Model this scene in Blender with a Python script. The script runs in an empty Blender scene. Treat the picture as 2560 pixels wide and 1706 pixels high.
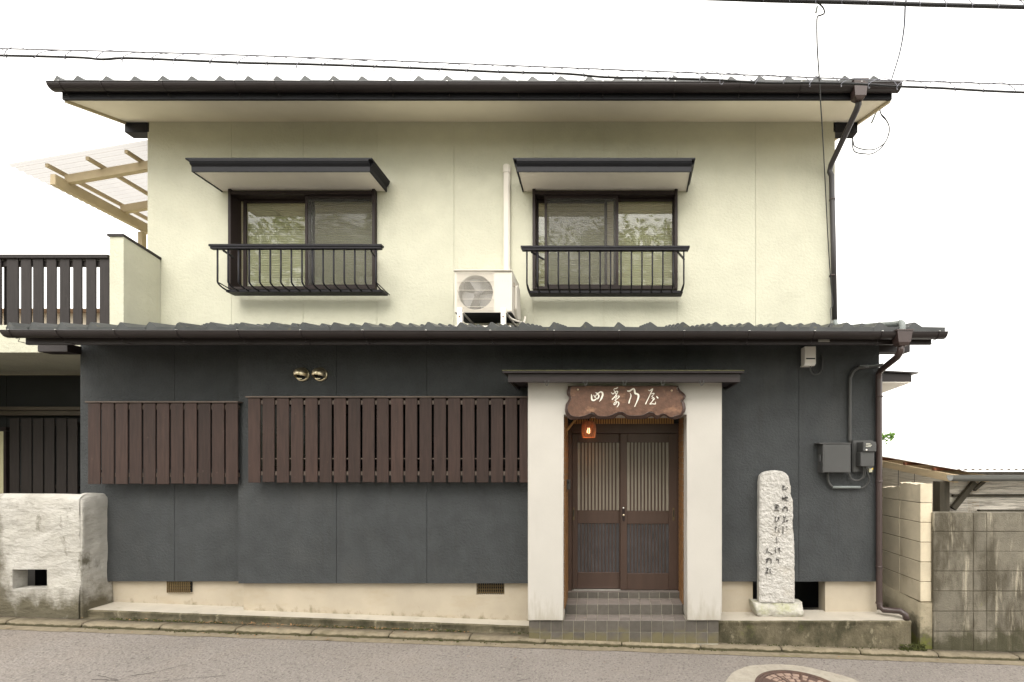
import bpy, bmesh, math, random
from mathutils import Vector, Matrix, noise
random.seed(7)
sc = bpy.context.scene
COL = sc.collection
# ------------------------------------------------------------------ camera
F, CX, CY, CZ = 1140.0, 1515.0, 1150.0, 1.826      # focal length / principal point in photo pixels, eye height
cam = bpy.data.cameras.new('camera'); cam_o = bpy.data.objects.new('camera', cam); COL.objects.link(cam_o)
cam_o.location = (0, 0, CZ); cam_o.rotation_euler = (math.radians(90), 0, 0)
cam.sensor_width = 36; cam.sensor_fit = 'HORIZONTAL'; cam.lens = 36 * F / 2560
cam.shift_x = (1280 - CX) / 2560; cam.shift_y = (CY - 853) / 2560
cam.clip_start = 0.05; cam.clip_end = 2000
sc.camera = cam_o
# ------------------------------------------------------------------ sky and sun
SUN_EL, SUN_AZ = 48, 8          # degrees; azimuth measured from behind the camera towards its left
w = bpy.data.worlds.new('World'); sc.world = w; w.use_nodes = True
nt = w.node_tree; bgn = nt.nodes['Background']
sky = nt.nodes.new('ShaderNodeTexSky'); sky.sky_type = 'NISHITA'; sky.sun_disc = False
sky.sun_elevation = math.radians(SUN_EL); sky.sun_rotation = math.radians(180 + SUN_AZ)
sky.air_density = 1.0; sky.dust_density = 6.0; sky.ozone_density = 0.6
hs = nt.nodes.new('ShaderNodeHueSaturation'); hs.inputs['Saturation'].default_value = 0.22
veil = nt.nodes.new('ShaderNodeMix'); veil.data_type = 'RGBA'; veil.inputs['Factor'].default_value = 0.75     # an even, bright overcast
veil.inputs['B'].default_value = (6.5, 6.3, 5.9, 1)
nt.links.new(sky.outputs[0], hs.inputs['Color']); nt.links.new(hs.outputs[0], veil.inputs['A']); nt.links.new(veil.outputs['Result'], bgn.inputs[0])
bgn.inputs[1].default_value = 0.13
sun = bpy.data.lights.new('sun', 'SUN'); sun_o = bpy.data.objects.new('sun', sun); COL.objects.link(sun_o)
sun.energy = 0.5; sun.angle = math.radians(40); sun.color = (1.0, 0.95, 0.86)
el, az = math.radians(SUN_EL), math.radians(SUN_AZ)
sdir = Vector((-math.sin(az) * math.cos(el), -math.cos(az) * math.cos(el), math.sin(el)))
sun_o.rotation_euler = sdir.to_track_quat('Z', 'Y').to_euler(); sun_o.location = (-3, -12, 16)
vs = sc.view_settings; vs.view_transform = 'Standard'; vs.look = 'None'; vs.gamma = 1; vs.use_curve_mapping = False
sc.display_settings.display_device = 'sRGB'
vs.exposure = 1.8
sc.cycles.use_denoising = True; sc.cycles.max_bounces = 10; sc.cycles.transparent_max_bounces = 24
sc.cycles.diffuse_bounces = 5; sc.cycles.caustics_reflective = True; sc.cycles.blur_glossy = 1.0; sc.cycles.caustics_refractive = False

# ------------------------------------------------------------------ helpers
def X(px, Y): return (px - CX) / F * Y
def Z(py, Y): return CZ + (CY - py) / F * Y
def P(px, py, Y): return Vector((X(px, Y), Y, Z(py, Y)))
D = 2560 / 2353.0
WLOC = {}

class MB:
    def __init__(s): s.bm = bmesh.new()
    def box(s, x0, x1, y0, y1, z0, z1):
        if x0 > x1: x0, x1 = x1, x0
        if z0 > z1: z0, z1 = z1, z0
        v = [s.bm.verts.new(p) for p in ((x0,y0,z0),(x1,y0,z0),(x1,y1,z0),(x0,y1,z0),(x0,y0,z1),(x1,y0,z1),(x1,y1,z1),(x0,y1,z1))]
        for f in ((0,1,5,4),(1,2,6,5),(2,3,7,6),(3,0,4,7),(4,5,6,7),(3,2,1,0)): s.bm.faces.new([v[i] for i in f])
        return s
    def bar(s, a, b, w, h, up=(0,0,1)):
        a, b = Vector(a), Vector(b); d = (b - a).normalized(); up = Vector(up)
        sd = d.cross(up)
        if sd.length < 1e-4: sd = d.cross(Vector((0,1,0)))
        sd.normalize(); u = sd.cross(d).normalized()
        v = []
        for p in (a, b):
            for i, j in ((-1,-1),(1,-1),(1,1),(-1,1)): v.append(s.bm.verts.new(p + sd*(w/2*i) + u*(h/2*j)))
        for f in ((0,1,5,4),(1,2,6,5),(2,3,7,6),(3,0,4,7),(4,5,6,7),(3,2,1,0)): s.bm.faces.new([v[i] for i in f])
        return s
    def tube(s, pts, r, n=8, cap=True):
        pts = [Vector(p) for p in pts]; rings = []; u = None
        for i, p in enumerate(pts):
            t = (pts[min(i+1, len(pts)-1)] - pts[max(i-1, 0)]).normalized()
            if u is None:
                u = t.cross(Vector((0,0,1)))
                if u.length < 1e-3: u = t.cross(Vector((0,1,0)))
            u = (u - t * u.dot(t)).normalized(); w_ = t.cross(u)
            rr = r[i] if isinstance(r, (list, tuple)) else r
            rings.append([s.bm.verts.new(p + (u*math.cos(2*math.pi*k/n) + w_*math.sin(2*math.pi*k/n))*rr) for k in range(n)])
        for a, b in zip(rings, rings[1:]):
            for k in range(n):
                f = s.bm.faces.new((a[k], a[(k+1)%n], b[(k+1)%n], b[k])); f.smooth = n > 5
        if cap: s.bm.faces.new(rings[0][::-1]); s.bm.faces.new(rings[-1])
        return s
    def prism(s, poly, a, b):
        """poly: list of 3-D points, swept from offset a to offset b (vectors)"""
        a, b = Vector(a), Vector(b)
        v0 = [s.bm.verts.new(Vector(p) + a) for p in poly]; v1 = [s.bm.verts.new(Vector(p) + b) for p in poly]
        s.bm.faces.new(v0); s.bm.faces.new(v1[::-1]); n = len(poly)
        for i in range(n): s.bm.faces.new((v0[i], v1[i], v1[(i+1)%n], v0[(i+1)%n]))
        return s
    def lathe(s, c, prof, n=24, axis='z', smooth=True, skip=None):
        c = Vector(c); rings = []
        for r, h in prof:
            ring = []
            for k in range(n):
                a = 2*math.pi*k/n
                q = (r*math.cos(a), r*math.sin(a), h) if axis == 'z' else (r*math.cos(a), h, r*math.sin(a))
                ring.append(s.bm.verts.new(c + Vector(q)))
            rings.append(ring)
        for a, b in zip(rings, rings[1:]):
            for k in range(n):
                q = (a[k], a[(k+1)%n], b[(k+1)%n], b[k])
                if skip and skip(sum((v.co for v in q), Vector())/4 - c): continue
                f = s.bm.faces.new(q); f.smooth = smooth
        return s
    def quad(s, a, b, c, d):
        s.bm.faces.new([s.bm.verts.new(Vector(p)) for p in (a, b, c, d)]); return s
    def build(s, name, mat, parent=None, bevel=0, origin=None, norm=True, seg=1):
        bm = s.bm
        if bevel: bmesh.ops.bevel(bm, geom=list(bm.edges), offset=bevel, segments=seg, affect='EDGES', clamp_overlap=True)
        if norm: bmesh.ops.recalc_face_normals(bm, faces=bm.faces)
        co = [v.co for v in bm.verts]
        if origin is None:
            xs = [c.x for c in co]; ys = [c.y for c in co]; zs = [c.z for c in co]
            origin = Vector(((min(xs)+max(xs))/2, (min(ys)+max(ys))/2, min(zs)))
        origin = Vector(origin)
        for v in bm.verts: v.co -= origin
        me = bpy.data.meshes.new(name); bm.to_mesh(me); bm.free()
        me.materials.append(mat)
        return link(name, me, origin, parent)

def link(name, me, origin, parent=None, scale=None):
    o = bpy.data.objects.new(name, me); COL.objects.link(o); origin = Vector(origin)
    if parent is not None:
        o.parent = parent; o.location = origin - WLOC[parent]
    else: o.location = origin
    if scale: o.scale = scale
    WLOC[o] = origin
    return o
def thing(name, loc, label, cat, group=None):
    o = link(name, None, loc); o['label'] = label; o['category'] = cat
    if group: o['group'] = group
    return o
def tag(o, label, cat, group=None):
    o['label'] = label; o['category'] = cat
    if group: o['group'] = group
    return o
def kind(o, k, label=None):
    o['kind'] = k
    if label: o['label'] = label
    return o
def smooth(pts, n=6):
    pts = [Vector(p) for p in pts]; out = []
    for i in range(len(pts)-1):
        p0, p1, p2, p3 = pts[max(i-1,0)], pts[i], pts[i+1], pts[min(i+2, len(pts)-1)]
        for k in range(n):
            t = k/n
            out.append(0.5*((2*p1) + (p2-p0)*t + (2*p0-5*p1+4*p2-p3)*t*t + (3*p1-p0-3*p2+p3)*t**3))
    return out + [pts[-1]]

# ------------------------------------------------------------------ materials
def M(name, col, rough=0.8, var=0.12, vs=3.0, bumps=((60, 0.15, 0.002),), metal=0.0, stretch=(1,1,1), spots=(), rnd=False,
      rndval=0.0, trans=0.0, spec=0.35, emit=None):
    m = bpy.data.materials.new(name); m.use_nodes = True; t = m.node_tree; N = t.nodes; L = t.links
    b = N['Principled BSDF']; b.inputs['Roughness'].default_value = rough; b.inputs['Metallic'].default_value = metal
    b.inputs['Specular IOR Level'].default_value = spec
    geo = N.new('ShaderNodeNewGeometry'); pos = geo.outputs['Position']
    oi = N.new('ShaderNodeObjectInfo')
    if rnd:
        mu = N.new('ShaderNodeMath'); mu.operation = 'MULTIPLY'; mu.inputs[1].default_value = 73.0
        L.new(oi.outputs['Random'], mu.inputs[0])
        ad = N.new('ShaderNodeVectorMath'); ad.operation = 'ADD'
        L.new(pos, ad.inputs[0]); L.new(mu.outputs[0], ad.inputs[1]); pos = ad.outputs[0]
    mp = N.new('ShaderNodeMapping'); mp.inputs['Scale'].default_value = stretch; L.new(pos, mp.inputs[0]); pv = mp.outputs[0]
    def nz(scale, detail=5, rgh=0.55, vec=None):
        n = N.new('ShaderNodeTexNoise'); n.inputs['Scale'].default_value = scale; n.inputs['Detail'].default_value = detail
        n.inputs['Roughness'].default_value = rgh; L.new(vec or pv, n.inputs['Vector']); return n.outputs['Fac']
    def mr(v, a, b_, c, d):
        n = N.new('ShaderNodeMapRange'); n.inputs[1].default_value = a; n.inputs[2].default_value = b_
        n.inputs[3].default_value = c; n.inputs[4].default_value = d; L.new(v, n.inputs[0]); return n.outputs[0]
    def mixc(f, a, c2):
        n = N.new('ShaderNodeMix'); n.data_type = 'RGBA'; L.new(f, n.inputs['Factor'])
        if isinstance(a, tuple): n.inputs['A'].default_value = (*a, 1)
        else: L.new(a, n.inputs['A'])
        if isinstance(c2, tuple): n.inputs['B'].default_value = (*c2, 1)
        else: L.new(c2, n.inputs['B'])
        return n.outputs['Result']
    lo = tuple(max(0, c*(1-var)) for c in col); hi = tuple(c*(1+var) for c in col)
    c = mixc(mr(nz(vs, 8, 0.62), 0.3, 0.7, 0, 1), lo, hi)
    if rndval:
        h = N.new('ShaderNodeHueSaturation'); L.new(c, h.inputs['Color'])
        L.new(mr(oi.outputs['Random'], 0, 1, 1-rndval, 1+rndval), h.inputs['Value']); c = h.outputs[0]
    for sp in spots:
        col2, scale, a, b_ = sp[:4]; st = sp[4] if len(sp) > 4 else None; amt = sp[5] if len(sp) > 5 else 1.0; zr = sp[6] if len(sp) > 6 else None
        vec = None
        if st:
            m2 = N.new('ShaderNodeMapping'); m2.inputs['Scale'].default_value = st
            m2.inputs['Location'].default_value = (scale*1.7, 3.1, 0.4*scale); L.new(pos, m2.inputs[0]); vec = m2.outputs[0]
        f = nz(scale, 8, 0.65, vec)
        if zr:     # a stain that creeps up from below (z0: full, z1: none), broken up by the noise
            sx = N.new('ShaderNodeSeparateXYZ'); L.new(geo.outputs['Position'], sx.inputs[0])
            zz = sx.outputs['Z']
            if len(zr) > 2:   # follows the falling road
                ma = N.new('ShaderNodeMath'); ma.operation = 'MULTIPLY_ADD'; L.new(sx.outputs['X'], ma.inputs[0]); ma.inputs[1].default_value = zr[2]; L.new(zz, ma.inputs[2]); zz = ma.outputs[0]
            g = mr(zz, zr[0], zr[1], 0.35, -0.25)
            ad2 = N.new('ShaderNodeMath'); ad2.operation = 'ADD'; L.new(f, ad2.inputs[0]); L.new(g, ad2.inputs[1]); f = ad2.outputs[0]
        c = mixc(mr(f, a, b_, 0, amt), c, col2)
    L.new(c, b.inputs['Base Color'])
    prev = None
    for scale, strength, dist in bumps:
        bn = N.new('ShaderNodeBump'); bn.inputs['Strength'].default_value = strength; bn.inputs['Distance'].default_value = dist
        L.new(nz(scale, 6, 0.6), bn.inputs['Height'])
        if prev: L.new(prev, bn.inputs['Normal'])
        prev = bn.outputs[0]
    if prev: L.new(prev, b.inputs['Normal'])
    if trans:
        b.inputs['Transmission Weight'].default_value = trans
    if emit:
        b.inputs['Emission Color'].default_value = (*emit[0], 1); b.inputs['Emission Strength'].default_value = emit[1]
    return m

CREAM = M('cream_stucco', (0.540, 0.530, 0.425), 0.92, 0.06, 3.0, ((30, 0.9, 0.009), (95, 0.6, 0.003)), spots=(((0.50,0.46,0.32), 5, 0.60, 0.80, (3,3,0.12), 0.35), ((0.45,0.38,0.24), 60, 0.74, 0.80, None, 0.5), ((0.56,0.51,0.38), 1.6, 0.62, 0.85, (1.5,1.5,0.5), 0.35),))
SOFFIT = M('soffit_board', (0.84, 0.78, 0.64), 0.85, 0.04, 2, ((30, 0.1, 0.001),), spots=(((0.35,0.28,0.18), 9, 0.72, 0.8, None, 0.5),))
WHITE_SOFFIT = M('painted_soffit', (0.85, 0.80, 0.72), 0.8, 0.04, 2, ((30, 0.1, 0.001),), spots=(((0.35,0.28,0.18), 14, 0.74, 0.8, None, 0.5),))
CHAR = M('charcoal_stucco', (0.048, 0.0515, 0.0535), 0.80, 0.16, 5, ((40, 1.0, 0.011), (100, 0.8, 0.005)), spots=(((0.070,0.071,0.070), 2.2, 0.52, 0.75, (1,1,0.5), 0.6), ((0.040,0.041,0.040), 9, 0.56, 0.72, (2,2,0.2), 0.5), ((0.20,0.20,0.19), 22, 0.79, 0.83, (1,1,0.35), 0.6),), spec=0.3)
PORTAL = M('portal_stucco', (0.50, 0.475, 0.435), 0.9, 0.06, 1.3, ((70, 0.25, 0.003),), spots=(((0.28,0.24,0.17), 6, 0.55, 0.8, (3,3,0.5), 0.5, (0.2, 0.75)),))
FOUND = M('foundation_render', (0.42, 0.365, 0.285), 0.9, 0.10, 2.2, ((40, 0.2, 0.003),), spots=(((0.36,0.29,0.19), 2.5, 0.5, 0.75, (1,1,2.5), 0.6), ((0.16,0.14,0.08), 7, 0.62, 0.8, (1.5,1.5,1), 0.8, (0.02, 0.32, 0.033))))
LEDGE = M('ledge_concrete', (0.44, 0.40, 0.335), 0.9, 0.10, 4, ((50, 0.4, 0.004),), spots=(((0.15,0.13,0.08), 5, 0.6, 0.75, None, 0.5),))
MOSSY = M('mossy_concrete', (0.135, 0.115, 0.075), 0.95, 0.25, 6, ((45, 0.9, 0.01), (150, 0.6, 0.004)), spots=(((0.045,0.041,0.022), 5, 0.40, 0.60, (1,1,0.7), 0.9), ((0.34,0.30,0.21), 13, 0.58, 0.70, (1,1,.6), 0.65), ((0.09,0.10,0.02), 3.5, 0.62, 0.75, None, 0.6)))
KERB = M('kerb_concrete', (0.215, 0.18, 0.125), 0.95, 0.22, 12, ((40, 0.9, 0.010), (110, 0.7, 0.004)), rndval=0.12, spots=(((0.045,0.040,0.018), 9, 0.48, 0.62, None, 0.92, (0.012, 0.040, 0.0353)), ((0.10,0.085,0.045), 7, 0.52, 0.7, (0.6,1,1), 0.7), ((0.09,0.10,0.02), 4, 0.64, 0.74, None, 0.7)))
GUTTERSTRIP = M('gutter_concrete', (0.215, 0.18, 0.125), 0.95, 0.22, 12, ((70, 0.7, 0.006),), spots=(((0.12,0.12,0.03), 5, 0.6, 0.72, (0.5,1,1), 0.6),))
GROUND = M('earth', (0.14, 0.115, 0.08), 0.95, 0.3, 3, ((30, 0.8, 0.02),))
TILE = M('roof_tile_glaze', (0.050, 0.053, 0.054), 0.42, 0.15, 8, ((40, 0.15, 0.002),), rnd=True, rndval=0.15, spots=(((0.13,0.115,0.055), 16, 0.60, 0.72, None, 0.75),), spec=0.5)
TRIM = M('dark_brown_metal', (0.028, 0.022, 0.022), 0.42, 0.10, 5, ((20, 0.05, 0.001),), spec=0.28, spots=(((0.10,0.08,0.07), 12, 0.68, 0.85, (0.3,1,1), 0.4),))
TRIMB = M('black_fascia_paint', (0.014, 0.014, 0.017), 0.5, 0.10, 5, ((20, 0.06, 0.001),), spec=0.2)
PIPE = M('brown_pvc', (0.052, 0.034, 0.031), 0.35, 0.10, 5, ((20, 0.05, 0.001),), spec=0.5)
PIPEK = M('black_pvc', (0.036, 0.032, 0.033), 0.35, 0.10, 5, ((20, 0.05, 0.001),), spec=0.5)
PIPEG = M('grey_pvc', (0.20, 0.22, 0.215), 0.5, 0.12, 5, ((20, 0.05, 0.001),))
PIPEB = M('charcoal_pvc', (0.055, 0.055, 0.053), 0.42, 0.12, 5, ((30, 0.08, 0.001),), spec=0.45)
FRAME = M('bronze_aluminium', (0.026, 0.018, 0.017), 0.45, 0.12, 6, ((30, 0.05, 0.001),), spec=0.22)
IRON = M('black_iron', (0.015, 0.014, 0.018), 0.5, 0.12, 10, ((60, 0.15, 0.001),), spec=0.2)
BOARD = M('brown_stained_board', (0.0355, 0.0195, 0.0152), 0.62, 0.32, 10, ((14, 0.5, 0.003), (60, 0.3, 0.001)), stretch=(4,4,0.35), rnd=True, rndval=0.28, spots=(((0.15,0.105,0.09), 7, 0.66, 0.78, (3,3,2), 0.55), ((0.025,0.015,0.012), 22, 0.70, 0.76, (1,1,1), 0.7)))
BOARDB = M('black_stained_board', (0.026, 0.021, 0.020), 0.7, 0.25, 10, ((14, 0.4, 0.002),), stretch=(4,4,0.35), rnd=True, rndval=0.18, spots=(((0.13,0.11,0.10), 7, 0.66, 0.78, (3,3,1), 0.5),))
BOARDD = M('shaded_board', (0.024, 0.018, 0.015), 0.7, 0.2, 10, ((14, 0.4, 0.002),), stretch=(4,4,0.35), rnd=True, rndval=0.15)  # board colour darkened to carry the deep shade of the porch
CAPWOOD = M('weathered_cap', (0.11, 0.085, 0.07), 0.7, 0.25, 9, ((20, 0.3, 0.002),), stretch=(0.4,4,4))
PERG = M('cream_painted_timber', (0.42, 0.34, 0.215), 0.7, 0.10, 6, ((20, 0.15, 0.002),), stretch=(1,1,1), spots=(((0.30,0.22,0.12), 10, 0.66, 0.76, None, 0.5),))
NEWWOOD = M('raw_pine', (0.70, 0.56, 0.37), 0.75, 0.15, 8, ((20, 0.2, 0.002),), stretch=(2,0.4,2), spots=(((0.40,0.17,0.05), 5, 0.62, 0.75, None, 0.5),))
RUSTWOOD = M('red_brown_wood', (0.26, 0.10, 0.055), 0.8, 0.25, 8, ((20, 0.3, 0.002),))
OLDWOOD = M('grey_old_wood', (0.055, 0.047, 0.033), 0.85, 0.3, 6, ((20, 0.4, 0.003),), stretch=(3,3,0.5))
DOOR = M('door_brown', (0.060, 0.036, 0.027), 0.40, 0.12, 5, ((16, 0.08, 0.001),), stretch=(3,3,0.5), spec=0.45)
DOORGLASS = M('frosted_pane', (0.30, 0.265, 0.215), 0.28, 0.10, 3, ((90, 0.2, 0.002),), spec=0.5)
LOWGLASS = M('hammered_pane', (0.050, 0.047, 0.050), 0.16, 0.30, 8, ((70, 0.5, 0.004),), spec=0.6)
STEEL = M('satin_brass_steel', (0.78, 0.68, 0.48), 0.40, 0.06, 10, ((50, 0.05, 0.001),), metal=1.0)
SILVER = M('aluminium', (0.62, 0.61, 0.58), 0.35, 0.05, 10, (), metal=0.8)
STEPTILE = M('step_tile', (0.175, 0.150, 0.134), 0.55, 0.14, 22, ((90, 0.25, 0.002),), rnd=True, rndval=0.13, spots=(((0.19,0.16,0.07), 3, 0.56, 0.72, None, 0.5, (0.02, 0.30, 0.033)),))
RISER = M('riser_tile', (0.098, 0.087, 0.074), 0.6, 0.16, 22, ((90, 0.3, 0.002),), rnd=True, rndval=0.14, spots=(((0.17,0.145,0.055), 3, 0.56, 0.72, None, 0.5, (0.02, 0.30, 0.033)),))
MORTAR = M('mortar', (0.36, 0.33, 0.27), 0.95, 0.15, 20, ((80, 0.4, 0.003),))
BROWNTILE = M('ochre_wall_tile', (0.25, 0.125, 0.045), 0.42, 0.35, 14, ((60, 0.2, 0.002),), spec=0.5)
SIGNWOOD = M('sign_wood', (0.115, 0.060, 0.039), 0.48, 0.30, 8, ((16, 0.6, 0.006), (70, 0.3, 0.002)), stretch=(2.2,1,2.4), spots=(((0.36,0.20,0.12), 5, 0.54, 0.74, (1.5,1,2.5), 0.7), ((0.055,0.026,0.018), 5, 0.62, 0.8, (4,1,1), 0.6)))
BARK = M('carved_edge', (0.050, 0.023, 0.016), 0.32, 0.3, 14, ((22, 0.7, 0.008),), spec=0.6)
IVORY = M('ivory_paint', (0.84, 0.80, 0.70), 0.6, 0.03, 8, ())
GRANITE = M('granite', (0.52, 0.50, 0.47), 0.9, 0.14, 24, ((48, 1.0, 0.012), (140, 0.8, 0.005)), spots=(((0.22,0.20,0.17), 95, 0.60, 0.68, None, 0.6), ((0.40,0.35,0.28), 4, 0.55, 0.75, None, 0.5)))
MOSSSTONE = M('mossy_stone', (0.44, 0.42, 0.37), 0.92, 0.22, 14, ((22, 1.0, 0.012), (90, 0.7, 0.004)), spots=(((0.30,0.31,0.14), 6, 0.48, 0.62, (1,1,2), 0.55), ((0.12,0.115,0.10), 14, 0.60, 0.72, None, 0.7)))
INK = M('ink', (0.018, 0.015, 0.017), 0.7, 0.1, 8, ())
PLASTER = M('rough_plaster', (0.42, 0.40, 0.36), 0.9, 0.12, 2.6, ((4.5, 0.8, 0.045), (13, 0.6, 0.014), (70, 0.35, 0.003)), stretch=(1,1,1.9), spots=(((0.54,0.52,0.485), 2.6, 0.46, 0.66, (1,1,1.3), 0.7), ((0.30,0.28,0.24), 3.2, 0.54, 0.70, (1.4,1,1), 0.6), ((0.085,0.072,0.042), 6, 0.40, 0.78, (1,1,0.7), 0.95, (0.30, 0.66)), ((0.09,0.08,0.05), 4.2, 0.60, 0.70, (1.6,1,0.6), 0.85), ((0.11,0.095,0.065), 7, 0.40, 0.72, (1,1,.8), 0.9, (-48.7, -47.0, 8.0))))
BLOCKL = M('pale_concrete_block', (0.58, 0.505, 0.375), 0.93, 0.12, 4, ((90, 0.8, 0.004),), rnd=True, rndval=0.07, spots=(((0.28,0.22,0.14), 3.5, 0.56, 0.75, (1,1,0.5), 0.6),))
BLOCKD = M('stained_concrete_block', (0.165, 0.148, 0.115), 0.95, 0.20, 6, ((70, 1.0, 0.008), (200, 0.6, 0.003)), rndval=0.09, spots=(((0.062,0.052,0.034), 3.2, 0.44, 0.60, (1.6,1,0.55), 0.85), ((0.38,0.34,0.26), 4.5, 0.56, 0.66, (3.2,1,0.35), 0.75), ((0.045,0.042,0.020), 5, 0.5, 0.66, None, 0.8, (-0.12, 0.35)), ((0.17,0.18,0.035), 3.5, 0.66, 0.74, None, 0.6)))
JOINT = M('block_joint', (0.085, 0.072, 0.05), 0.95, 0.25, 15, ((80, 0.5, 0.004),))
JOINTL = M('pale_joint', (0.17, 0.14, 0.09), 0.95, 0.25, 15, ((80, 0.5, 0.004),))
ACW = M('ac_beige_enamel', (0.66, 0.615, 0.545), 0.5, 0.02, 3, ((20, 0.03, 0.001),))
WHITE = M('white_enamel', (0.80, 0.77, 0.72), 0.5, 0.02, 3, ())
BLACK = M('unlit_black', (0.012, 0.012, 0.013), 0.7, 0.1, 5, ())
DARKGREY = M('underside_grey', (0.05, 0.05, 0.05), 0.6, 0.4, 5, (), stretch=(1,12,1))
ACFIN = M('fan_grey', (0.075, 0.075, 0.08), 0.5, 0.1, 5, ())
BLIND = M('blind_slat', (0.60, 0.575, 0.45), 0.6, 0.03, 6, (), spec=0.3)
_t = BLIND.node_tree; _tl = _t.nodes.new('ShaderNodeBsdfTranslucent'); _tl.inputs[0].default_value = (0.60, 0.58, 0.40, 1)
_mx = _t.nodes.new('ShaderNodeMixShader'); _mx.inputs[0].default_value = 0.45
_t.links.new(_t.nodes['Principled BSDF'].outputs[0], _mx.inputs[1]); _t.links.new(_tl.outputs[0], _mx.inputs[2]); _t.links.new(_mx.outputs[0], _t.nodes['Material Output'].inputs[0])
ROOM = M('room_dark', (0.08, 0.075, 0.065), 0.9, 0.1, 3, ())
PALEDOOR = M('pale_door', (0.50, 0.46, 0.29), 0.7, 0.05, 3, ())
ACCESS = M('meter_paint', (0.062, 0.062, 0.061), 0.45, 0.10, 5, ((25, 0.06, 0.001),), spec=0.45)
LCD = M('meter_display', (0.45, 0.44, 0.38), 0.3, 0.05, 5, ())
YELLOW = M('yellow_cap', (0.75, 0.50, 0.02), 0.5, 0.03, 5, ())
RUBBER = M('cable_rubber', (0.022, 0.022, 0.024), 0.5, 0.1, 5, ())
WIRE = M('steel_wire', (0.20, 0.20, 0.24), 0.4, 0.1, 5, (), metal=0.3)
WICKER = M('wicker', (0.27, 0.115, 0.055), 0.5, 0.3, 60, ((120, 0.3, 0.002),))
LATTICE = M('ochre_lattice', (0.36, 0.20, 0.075), 0.6, 0.15, 8, ((20, 0.1, 0.001),))
CAST = M('cast_iron_cover', (0.095, 0.062, 0.052), 0.55, 0.2, 20, ((60, 0.4, 0.003),), spots=(((0.16,0.09,0.06), 6, 0.5, 0.7, None, 0.6),))
INLAY = M('pink_inlay', (0.30, 0.215, 0.17), 0.8, 0.12, 20, ((90, 0.3, 0.002),))
COLLAR = M('collar_concrete', (0.36, 0.325, 0.27), 0.95, 0.14, 14, ((60, 0.9, 0.008), (150, 0.7, 0.003)), spots=(((0.17,0.14,0.095), 24, 0.60, 0.70, None, 0.6),))
MOSS = M('moss_green', (0.040, 0.044, 0.009), 0.95, 0.5, 25, ((80, 1.0, 0.01),))
LITTER = M('dry_leaf', (0.27, 0.15, 0.07), 0.8, 0.4, 6, ())
CRACK = M('crack_dark', (0.022, 0.019, 0.017), 0.95, 0.2, 10, ())
RUSTROOF = M('rusty_corrugated_sheet', (0.30, 0.19, 0.11), 0.7, 0.3, 6, ())
ROOFSHEET = M('white_plastic_sheet', (0.82, 0.80, 0.76), 0.5, 0.04, 6, ())
FARWALL = M('far_wall', (0.55, 0.49, 0.40), 0.9, 0.05, 1, ())
FARROOF = M('far_roof', (0.33, 0.23, 0.17), 0.8, 0.1, 1, ())
TRUNK = M('bark', (0.08, 0.06, 0.04), 0.9, 0.3, 4, ((20, 0.8, 0.02),))

def asphalt():
    m = M('asphalt', (0.252, 0.226, 0.206), 0.9, 0.10, 0.9, ((34, 1.0, 0.018), (90, 0.8, 0.006)), spec=0.25,
          spots=(((0.085,0.073,0.064), 44, 0.52, 0.64, (1.15,1,1), 0.65), ((0.46,0.41,0.345), 60, 0.57, 0.67, None, 0.6), ((0.25,0.21,0.175), 0.8, 0.5, 0.75, None, 0.5), ((0.12,0.10,0.09), 3.0, 0.58, 0.8, None, 0.45)))
    return m
ASPHALT = asphalt()

def schlick(N, L, f0=0.04, boost=1.0):
    lw = N.new('ShaderNodeLayerWeight'); lw.inputs['Blend'].default_value = 0.5
    p = N.new('ShaderNodeMath'); p.operation = 'POWER'; p.inputs[1].default_value = 5.0; L.new(lw.outputs['Facing'], p.inputs[0])
    a = N.new('ShaderNodeMath'); a.operation = 'MULTIPLY_ADD'; a.inputs[1].default_value = (1-f0)*boost; a.inputs[2].default_value = f0*boost; a.use_clamp = True
    L.new(p.outputs[0], a.inputs[0]); return a.outputs[0]
def glass_mat(name, tint, boost=1.0, dust=0.0):
    m = bpy.data.materials.new(name); m.use_nodes = True; t = m.node_tree; N = t.nodes; L = t.links
    N.remove(N['Principled BSDF']); out = N['Material Output']
    tr = N.new('ShaderNodeBsdfTransparent'); tr.inputs[0].default_value = (*tint, 1)
    gl = N.new('ShaderNodeBsdfGlossy'); gl.inputs['Roughness'].default_value = 0.015
    fac = schlick(N, L, 0.045, boost)
    nzt = N.new('ShaderNodeTexNoise'); nzt.inputs['Scale'].default_value = 1.6
    bn = N.new('ShaderNodeBump'); bn.inputs['Strength'].default_value = 0.25; bn.inputs['Distance'].default_value = 0.01
    L.new(nzt.outputs[0], bn.inputs['Height']); L.new(bn.outputs[0], gl.inputs['Normal'])
    mx = N.new('ShaderNodeMixShader'); L.new(fac, mx.inputs[0]); L.new(tr.outputs[0], mx.inputs[1]); L.new(gl.outputs[0], mx.inputs[2])
    res = mx
    if dust:
        df = N.new('ShaderNodeBsdfDiffuse'); df.inputs[0].default_value = (0.3, 0.28, 0.24, 1)
        m2 = N.new('ShaderNodeMixShader'); m2.inputs[0].default_value = dust
        L.new(mx.outputs[0], m2.inputs[1]); L.new(df.outputs[0], m2.inputs[2]); res = m2
    L.new(res.outputs[0], out.inputs[0]); return m
GLASS = glass_mat('window_glass', (0.93, 0.95, 0.92), 1.4, 0.02)
def screen_mat():
    m = bpy.data.materials.new('insect_mesh'); m.use_nodes = True; t = m.node_tree; N = t.nodes; L = t.links
    b = N['Principled BSDF']; b.inputs['Base Color'].default_value = (0.09, 0.088, 0.08, 1); b.inputs['Roughness'].default_value = 0.7
    b.inputs['Alpha'].default_value = 0.42; return m
MESHSCREEN = screen_mat()
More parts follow.
